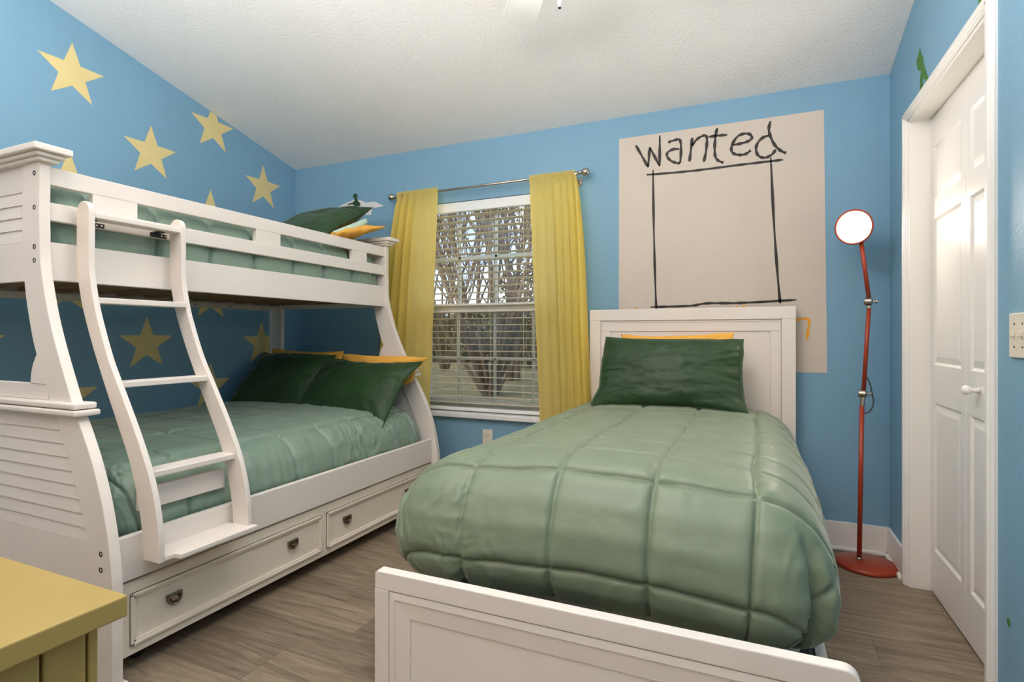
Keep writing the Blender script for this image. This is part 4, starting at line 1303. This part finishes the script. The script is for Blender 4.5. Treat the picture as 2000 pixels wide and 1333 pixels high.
for J, below in ((J1, True), (J2, False)):
    bm = nb()
    bm_lathe(bm, [(0.016, -0.018), (0.0185, -0.014), (0.0185, 0.012), (0.012, 0.018)], (J[0] - 0.004, J[1], J[2]), (1, -0.15, 0), 20)
    bm_lathe(bm, [(0.005, 0.018), (0.005, 0.03), (0.011, 0.031), (0.011, 0.036)], (J[0] - 0.004, J[1], J[2]), (1, -0.15, 0), 12)
    if below: bm_tube(bm, [A1, A1b, (J[0] - 0.001, J[1], J[2] - 0.012)], 0.0108, 16)
    else: bm_lathe(bm, [(0.011, 0), (0.011, 0.012)], (J[0] - 0.0025, J[1], J[2] - 0.032), (0.05, 0, 1), 16)
    obj('joint', bm, M['chrome'], fl)
# cable loop at the lower joint
bm = nb(); bm_tube(bm, smooth_poly([lerp(J1, J2, 0.22), (0.512, 3.075, 0.88), (0.522, 3.075, 0.83), (0.527, 3.075, 0.79), (0.517, 3.075, 0.755), (0.500, 3.078, 0.738), (0.481, 3.08, 0.738)], 6), 0.0032, 8)
obj('cable', bm, M['cable'], fl, smooth=True)
# head: disc facing the room, tilted slightly down
hc = Vector((0.444, 3.045, 1.628))
hn = Vector((-0.52, -1.0, -0.16)).normalized()
bm = nb()
bm_lathe(bm, [(0.0, -0.030), (0.035, -0.029), (0.068, -0.020), (0.080, -0.006), (0.084, 0.006), (0.083, 0.009), (0.0755, 0.009), (0.0745, 0.002), (0.0, 0.002)], hc, hn, 56)
hd = obj('lamp_head', bm, M['lamp_red'], fl, smooth=True)
bm = nb()
bm_lathe(bm, [(0.0, 0.003), (0.074, 0.003), (0.074, 0.006), (0.06, 0.0085), (0.0, 0.010)], hc, hn, 48)
obj('diffuser', bm, M['lamp_glow'], hd, smooth=True)
# power cord along the floor is hidden behind the bed

# ------------------------------------------------------------------ yellow chest in the near left corner
CX1, CY1_, CZT = -0.965, 0.582, 0.672
ch = thing('yellow_chest', 'yellow painted wooden chest with overhanging top in the near left corner', 'chest', (-1.5, 0.25, 0))
bm = nb(); bm_box(bm, -2.05, CX1, -0.12, CY1_, CZT - 0.036, CZT, 0.003)
obj('top', bm, M['yellow_wood'], ch)
bm = nb()
bx1 = CX1 - 0.034; by1 = CY1_ - 0.028; by0 = -0.09; bx0 = -2.02
bm_box(bm, bx0, bx1 - 0.012, by0, by1 - 0.012, 0.05, CZT - 0.036, 0.001)
# tongue and groove boards on the visible side
ys = [by1 - 0.0145, by1 - 0.078, by1 - 0.160, by1 - 0.245, by1 - 0.330, by1 - 0.415, by1 - 0.500, by0]
for a, b in zip(ys[1:], ys[:-1]):
    bm_box(bm, bx1 - 0.014, bx1, a + 0.002, b - 0.002, 0.05, CZT - 0.036, 0.004)
bm_box(bm, bx0, bx1 + 0.001, by1 - 0.014, by1, 0.05, CZT - 0.036, 0.002)
obj('body', bm, M['yellow_wood'], ch)
for x in (bx0 + 0.03, bx1 - 0.06):
    for y in (by0 + 0.03, by1 - 0.06):
        bm = nb(); bm_box(bm, x, x + 0.045, y, y + 0.045, 0, 0.055, 0.003)
        obj('foot', bm, M['yellow_wood'], ch)

# ------------------------------------------------------------------ ceiling fan
FXc, FYc = -0.57, 1.62
zt = zc(FYc)
fan = thing('ceiling_fan', 'white ceiling fan with light, only a blade tip and pull chain in view', 'ceiling fan', (FXc, FYc, zt - 0.02))
bm = nb(); bm_lathe(bm, [(0.07, -0.06), (0.072, -0.03), (0.05, 0.0), (0.02, 0.02)], (FXc, FYc, zt - 0.01), (0, 0, 1), 32); obj('canopy', bm, M['fan'], fan, smooth=True)
bm = nb(); bm_tube(bm, [(FXc, FYc, zt - 0.03), (FXc, FYc, 2.53)], 0.012, 14); obj('downrod', bm, M['fan'], fan, smooth=True)
bm = nb(); bm_lathe(bm, [(0.03, 0.10), (0.09, 0.085), (0.115, 0.05), (0.115, 0.0), (0.09, -0.03), (0.05, -0.045)], (FXc, FYc, 2.44), (0, 0, 1), 40); obj('motor_housing', bm, M['fan'], fan, smooth=True)
tipdir = math.atan2(2.17 - FYc, -0.93 - FXc)
for k in range(5):
    a = tipdir + k * 2 * PI / 5
    ca, sa = math.cos(a), math.sin(a)
    bm = nb()
    prof = [(0.18, -0.05), (0.30, -0.062), (0.62, -0.068), (0.655, -0.055), (0.665, -0.02), (0.665, 0.02), (0.655, 0.055), (0.62, 0.068), (0.30, 0.062), (0.18, 0.05)]
    b = bmesh.new()
    t0 = [b.verts.new((p[0], p[1], p[1] * 0.2 + 0.004)) for p in prof]
    t1 = [b.verts.new((p[0], p[1], p[1] * 0.2 - 0.004)) for p in prof]
    b.faces.new(t0); b.faces.new(list(reversed(t1)))
    for i in range(len(prof)):
        j = (i + 1) % len(prof); b.faces.new((t0[j], t0[i], t1[i], t1[j]))
    bmesh.ops.transform(b, matrix=Matrix.Translation((FXc, FYc, 2.455)) @ Matrix.Rotation(a, 4, 'Z'), verts=b.verts)
    bmesh.ops.recalc_face_normals(b, faces=b.faces)
    merge(bm, b)
    bd = obj('blade', bm, M['fan'], fan)
    bm = nb()
    bm_tube(bm, [(FXc + ca * 0.09, FYc + sa * 0.09, 2.43), (FXc + ca * 0.22, FYc + sa * 0.22, 2.445)], 0.012, 8)
    obj('blade_arm', bm, M['fan'], bd)
bm = nb(); bm_lathe(bm, [(0.055, 0.04), (0.11, 0.0), (0.11, -0.012), (0.05, -0.014)], (FXc, FYc, 2.37), (0, 0, 1), 32); obj('light_fitter', bm, M['fan'], fan, smooth=True)
for k in range(4):
    a = PI / 4 + k * PI / 2
    gx, gy, gz = FXc + 0.15 * math.cos(a), FYc + 0.15 * math.sin(a), 2.345
    bm = nb(); bm_tube(bm, [(FXc + 0.04 * math.cos(a), FYc + 0.04 * math.sin(a), 2.365), (gx, gy, gz)], 0.008, 8)
    lampk = obj('lamp_arm', bm, M['fan'], fan, smooth=True)
    bm = nb(); bm_lathe(bm, [(0.058 * math.sin(q * PI / 12), -0.058 * math.cos(q * PI / 12)) for q in range(13)], (gx, gy, gz), (0, 0, 1), 24)
    obj('glass_globe', bm, M['bowl_glow'], lampk, smooth=True)
# pull chain
cxp, cyp = -0.507, 1.49
bm = nb()
bm_tube(bm, [(cxp, cyp, 2.36), (cxp, cyp, 2.085)], 0.0014, 6)
bm_lathe(bm, [(0.002, 0.0), (0.006, 0.006), (0.0065, 0.02), (0.0065, 0.032), (0.003, 0.042)], (cxp, cyp, 2.053), (0, 0, 1), 14)
pc = obj('pull_chain', bm, M['fan'], fan, smooth=True)
bm = nb(); bm_lathe(bm, [(0.002, -0.003), (0.0052, 0.0), (0.002, 0.004)], (cxp, cyp, 2.051), (0, 0, 1), 12); obj('chain_tip', bm, M['bolt'], pc)

# ------------------------------------------------------------------ outside the window
GZ = -0.30
bm = nb(); bm_box(bm, -60, 50, YB + 0.3, 90, GZ - 0.1, GZ, 0)
struct('ground', bm, M['grass'])
bm = nb()
bm_prism(bm, [(-40, 17.0), (-11.2, 8.6), (-9.2, 9.0), (-9.9, 10.2), (-40, 21.5)], 'Z', GZ, GZ + 0.012)
struct('road', bm, M['road'])

def branch_tree(name, label, base, h, seed, spread=0.5, nmain=9, r0=0.16, mat=None, leaves=0, leafmat=None, depth=3):
    rnd = random.Random(seed)
    t = thing(name, label, 'tree', base)
    bm = nb()
    tips = []
    def grow(p, d, L, r, lev):
        pts = [p]; rr = [r]
        q = Vector(p); dd = Vector(d).normalized()
        n = 5
        for i in range(n):
            dd = (dd + Vector((rnd.uniform(-.14, .14), rnd.uniform(-.14, .14), rnd.uniform(-.02, .12)))).normalized()
            q = q + dd * (L / n)
            pts.append(tuple(q)); rr.append(r * (1 - 0.55 * (i + 1) / n))
            if lev < depth and i >= 1:
                for _ in range(2 if lev < 2 else 1):
                    if rnd.random() < 0.85:
                        side = Vector((rnd.uniform(-1, 1), rnd.uniform(-1, 1), rnd.uniform(-0.1, 0.9)))
                        nd = (dd * 0.75 + side * 0.6).normalized()
                        grow(tuple(q), nd, L * rnd.uniform(0.42, 0.62), rr[-1] * 0.62, lev + 1)
            if lev >= 1: tips.append(q.copy())
        bm_tube_fast(bm, pts, rr, 5 if lev else 7)
    for k in range(nmain):
        a = 2 * PI * k / nmain + rnd.uniform(-.3, .3)
        s_ = spread * rnd.uniform(0.35, 1.15)
        d = Vector((math.cos(a) * s_, math.sin(a) * s_, 1))
        grow((base[0] + 0.12 * math.cos(a), base[1] + 0.12 * math.sin(a), base[2] - 0.02), d, h * rnd.uniform(0.75, 1.0), r0 * rnd.uniform(0.6, 1.0), 0)
    obj('branches', bm, mat or M['bark'], t)
    if leaves:
        bm = nb()
        for _ in range(leaves):
            p = rnd.choice(tips)
            c = p + Vector((rnd.gauss(0, .16), rnd.gauss(0, .16), rnd.gauss(0, .16)))
            leaf_quad(bm, c, rnd.uniform(0.03, 0.07), rnd)
        obj('leaves', bm, leafmat or M['leaf'], t)
    return t

def bm_tube_fast(bm, pts, R, n):
    rings = []
    prev = None
    P = [Vector(p) for p in pts]
    for i, p in enumerate(P):
        t = (P[min(i + 1, len(P) - 1)] - P[max(i - 1, 0)]).normalized()
        if prev is None:
            a = Vector((0, 0, 1)) if abs(t.z) < 0.9 else Vector((1, 0, 0))
            u = t.cross(a).normalized()
        else: u = (prev - t * prev.dot(t)).normalized()
        prev = u; v = t.cross(u)
        rings.append([bm.verts.new(p + (u * math.cos(2 * PI * k / n) + v * math.sin(2 * PI * k / n)) * R[i]) for k in range(n)])
    for i in range(len(rings) - 1):
        for k in range(n):
            bm.faces.new((rings[i][k], rings[i][(k + 1) % n], rings[i + 1][(k + 1) % n], rings[i + 1][k]))

def leaf_quad(bm, c, s_, rnd):
    a = Vector((rnd.gauss(0, 1), rnd.gauss(0, 1), rnd.gauss(0, 1))).normalized()
    b = a.cross(Vector((rnd.gauss(0, 1), rnd.gauss(0, 1), rnd.gauss(0, 1)))).normalized()
    q = [c + a * s_, c + b * s_ * 0.5, c - a * s_, c - b * s_ * 0.5]
    bm.faces.new([bm.verts.new(p) for p in q])

def shrub(name, label, c, rad, h, n, seed, mat, group=None, size=(0.06, 0.16)):
    rnd = random.Random(seed)
    t = thing(name, label, 'shrub' if h < 3 else 'tree', (c[0], c[1], GZ), group)
    bm = nb()
    for _ in range(n):
        # shell-weighted blob
        d = Vector((rnd.gauss(0, 1), rnd.gauss(0, 1), rnd.gauss(0, 1))).normalized()
        rr = rnd.uniform(0.55, 1.0) * (1 + 0.25 * noise.noise(d * 2.3 + Vector((seed, 0, 0))))
        p = Vector((c[0] + d.x * rad * rr, c[1] + d.y * rad * rr, GZ + h * 0.5 + d.z * h * 0.5 * rr))
        if p.z < GZ + 0.03: continue
        leaf_quad(bm, p, rnd.uniform(*size), rnd)
    obj('foliage', bm, mat, t)
    bm = nb(); bm_tube(bm, [(c[0], c[1], GZ), (c[0] + 0.05, c[1], GZ + h * 0.6)], [0.12, 0.05], 8)
    obj('trunk', bm, M['bark'], t)
    return t

def at(px, Y):   # a spot on the ground seen through the window column px at depth Y
    k = (px - 1000) / 1066.0
    dx = -math.sin(YAW) + k * math.cos(YAW); dy = math.cos(YAW) + k * math.sin(YAW)
    return (dx / dy * Y, Y)
x, y = at(958, 11.5)
branch_tree('bare_tree', 'large bare many-stemmed tree in the middle of the window view', (x, y, GZ), 6.5, 4, 0.62, 15, 0.062, leaves=1800, leafmat=M['leaf'])
x, y = at(1003, 15.5)
branch_tree('leaning_tree', 'thicker dark tree trunk on the right of the window view', (x, y, GZ), 8.0, 9, 0.22, 3, 0.12, leaves=500, leafmat=M['leaf2'])
x, y = at(868, 19)
branch_tree('distant_tree', 'smaller bare tree at the left of the window view', (x, y, GZ), 7.0, 13, 0.5, 6, 0.08, leaves=250, leafmat=M['leaf'])
for i, (px, Y, rad, h, n, mt, lab) in enumerate([
        (1040, 22, 1.7, 5.0, 2600, 'leaf2', 'dense leafy tree filling the right side of the window view'),
        (925, 27, 3.2, 2.9, 4200, 'leaf', 'low leafy thicket behind the bare tree, centre of the window view'),
        (850, 26, 3.0, 2.7, 3800, 'leaf2', 'leafy thicket at the left edge of the window view'),
        (985, 29, 3.2, 3.1, 4200, 'leaf', 'leafy thicket between the bare tree and the dense right tree'),
        (800, 31, 3.2, 3.1, 3000, 'leaf', 'leafy thicket outside, mostly behind the left curtain'),
        (1090, 31, 3.2, 3.2, 3000, 'leaf2', 'leafy thicket outside, mostly behind the right curtain')]):
    c = at(px, Y)
    shrub('leafy_tree' if h >= 3 else 'shrub', lab, c, rad, h, n, 50 + i, M[mt])
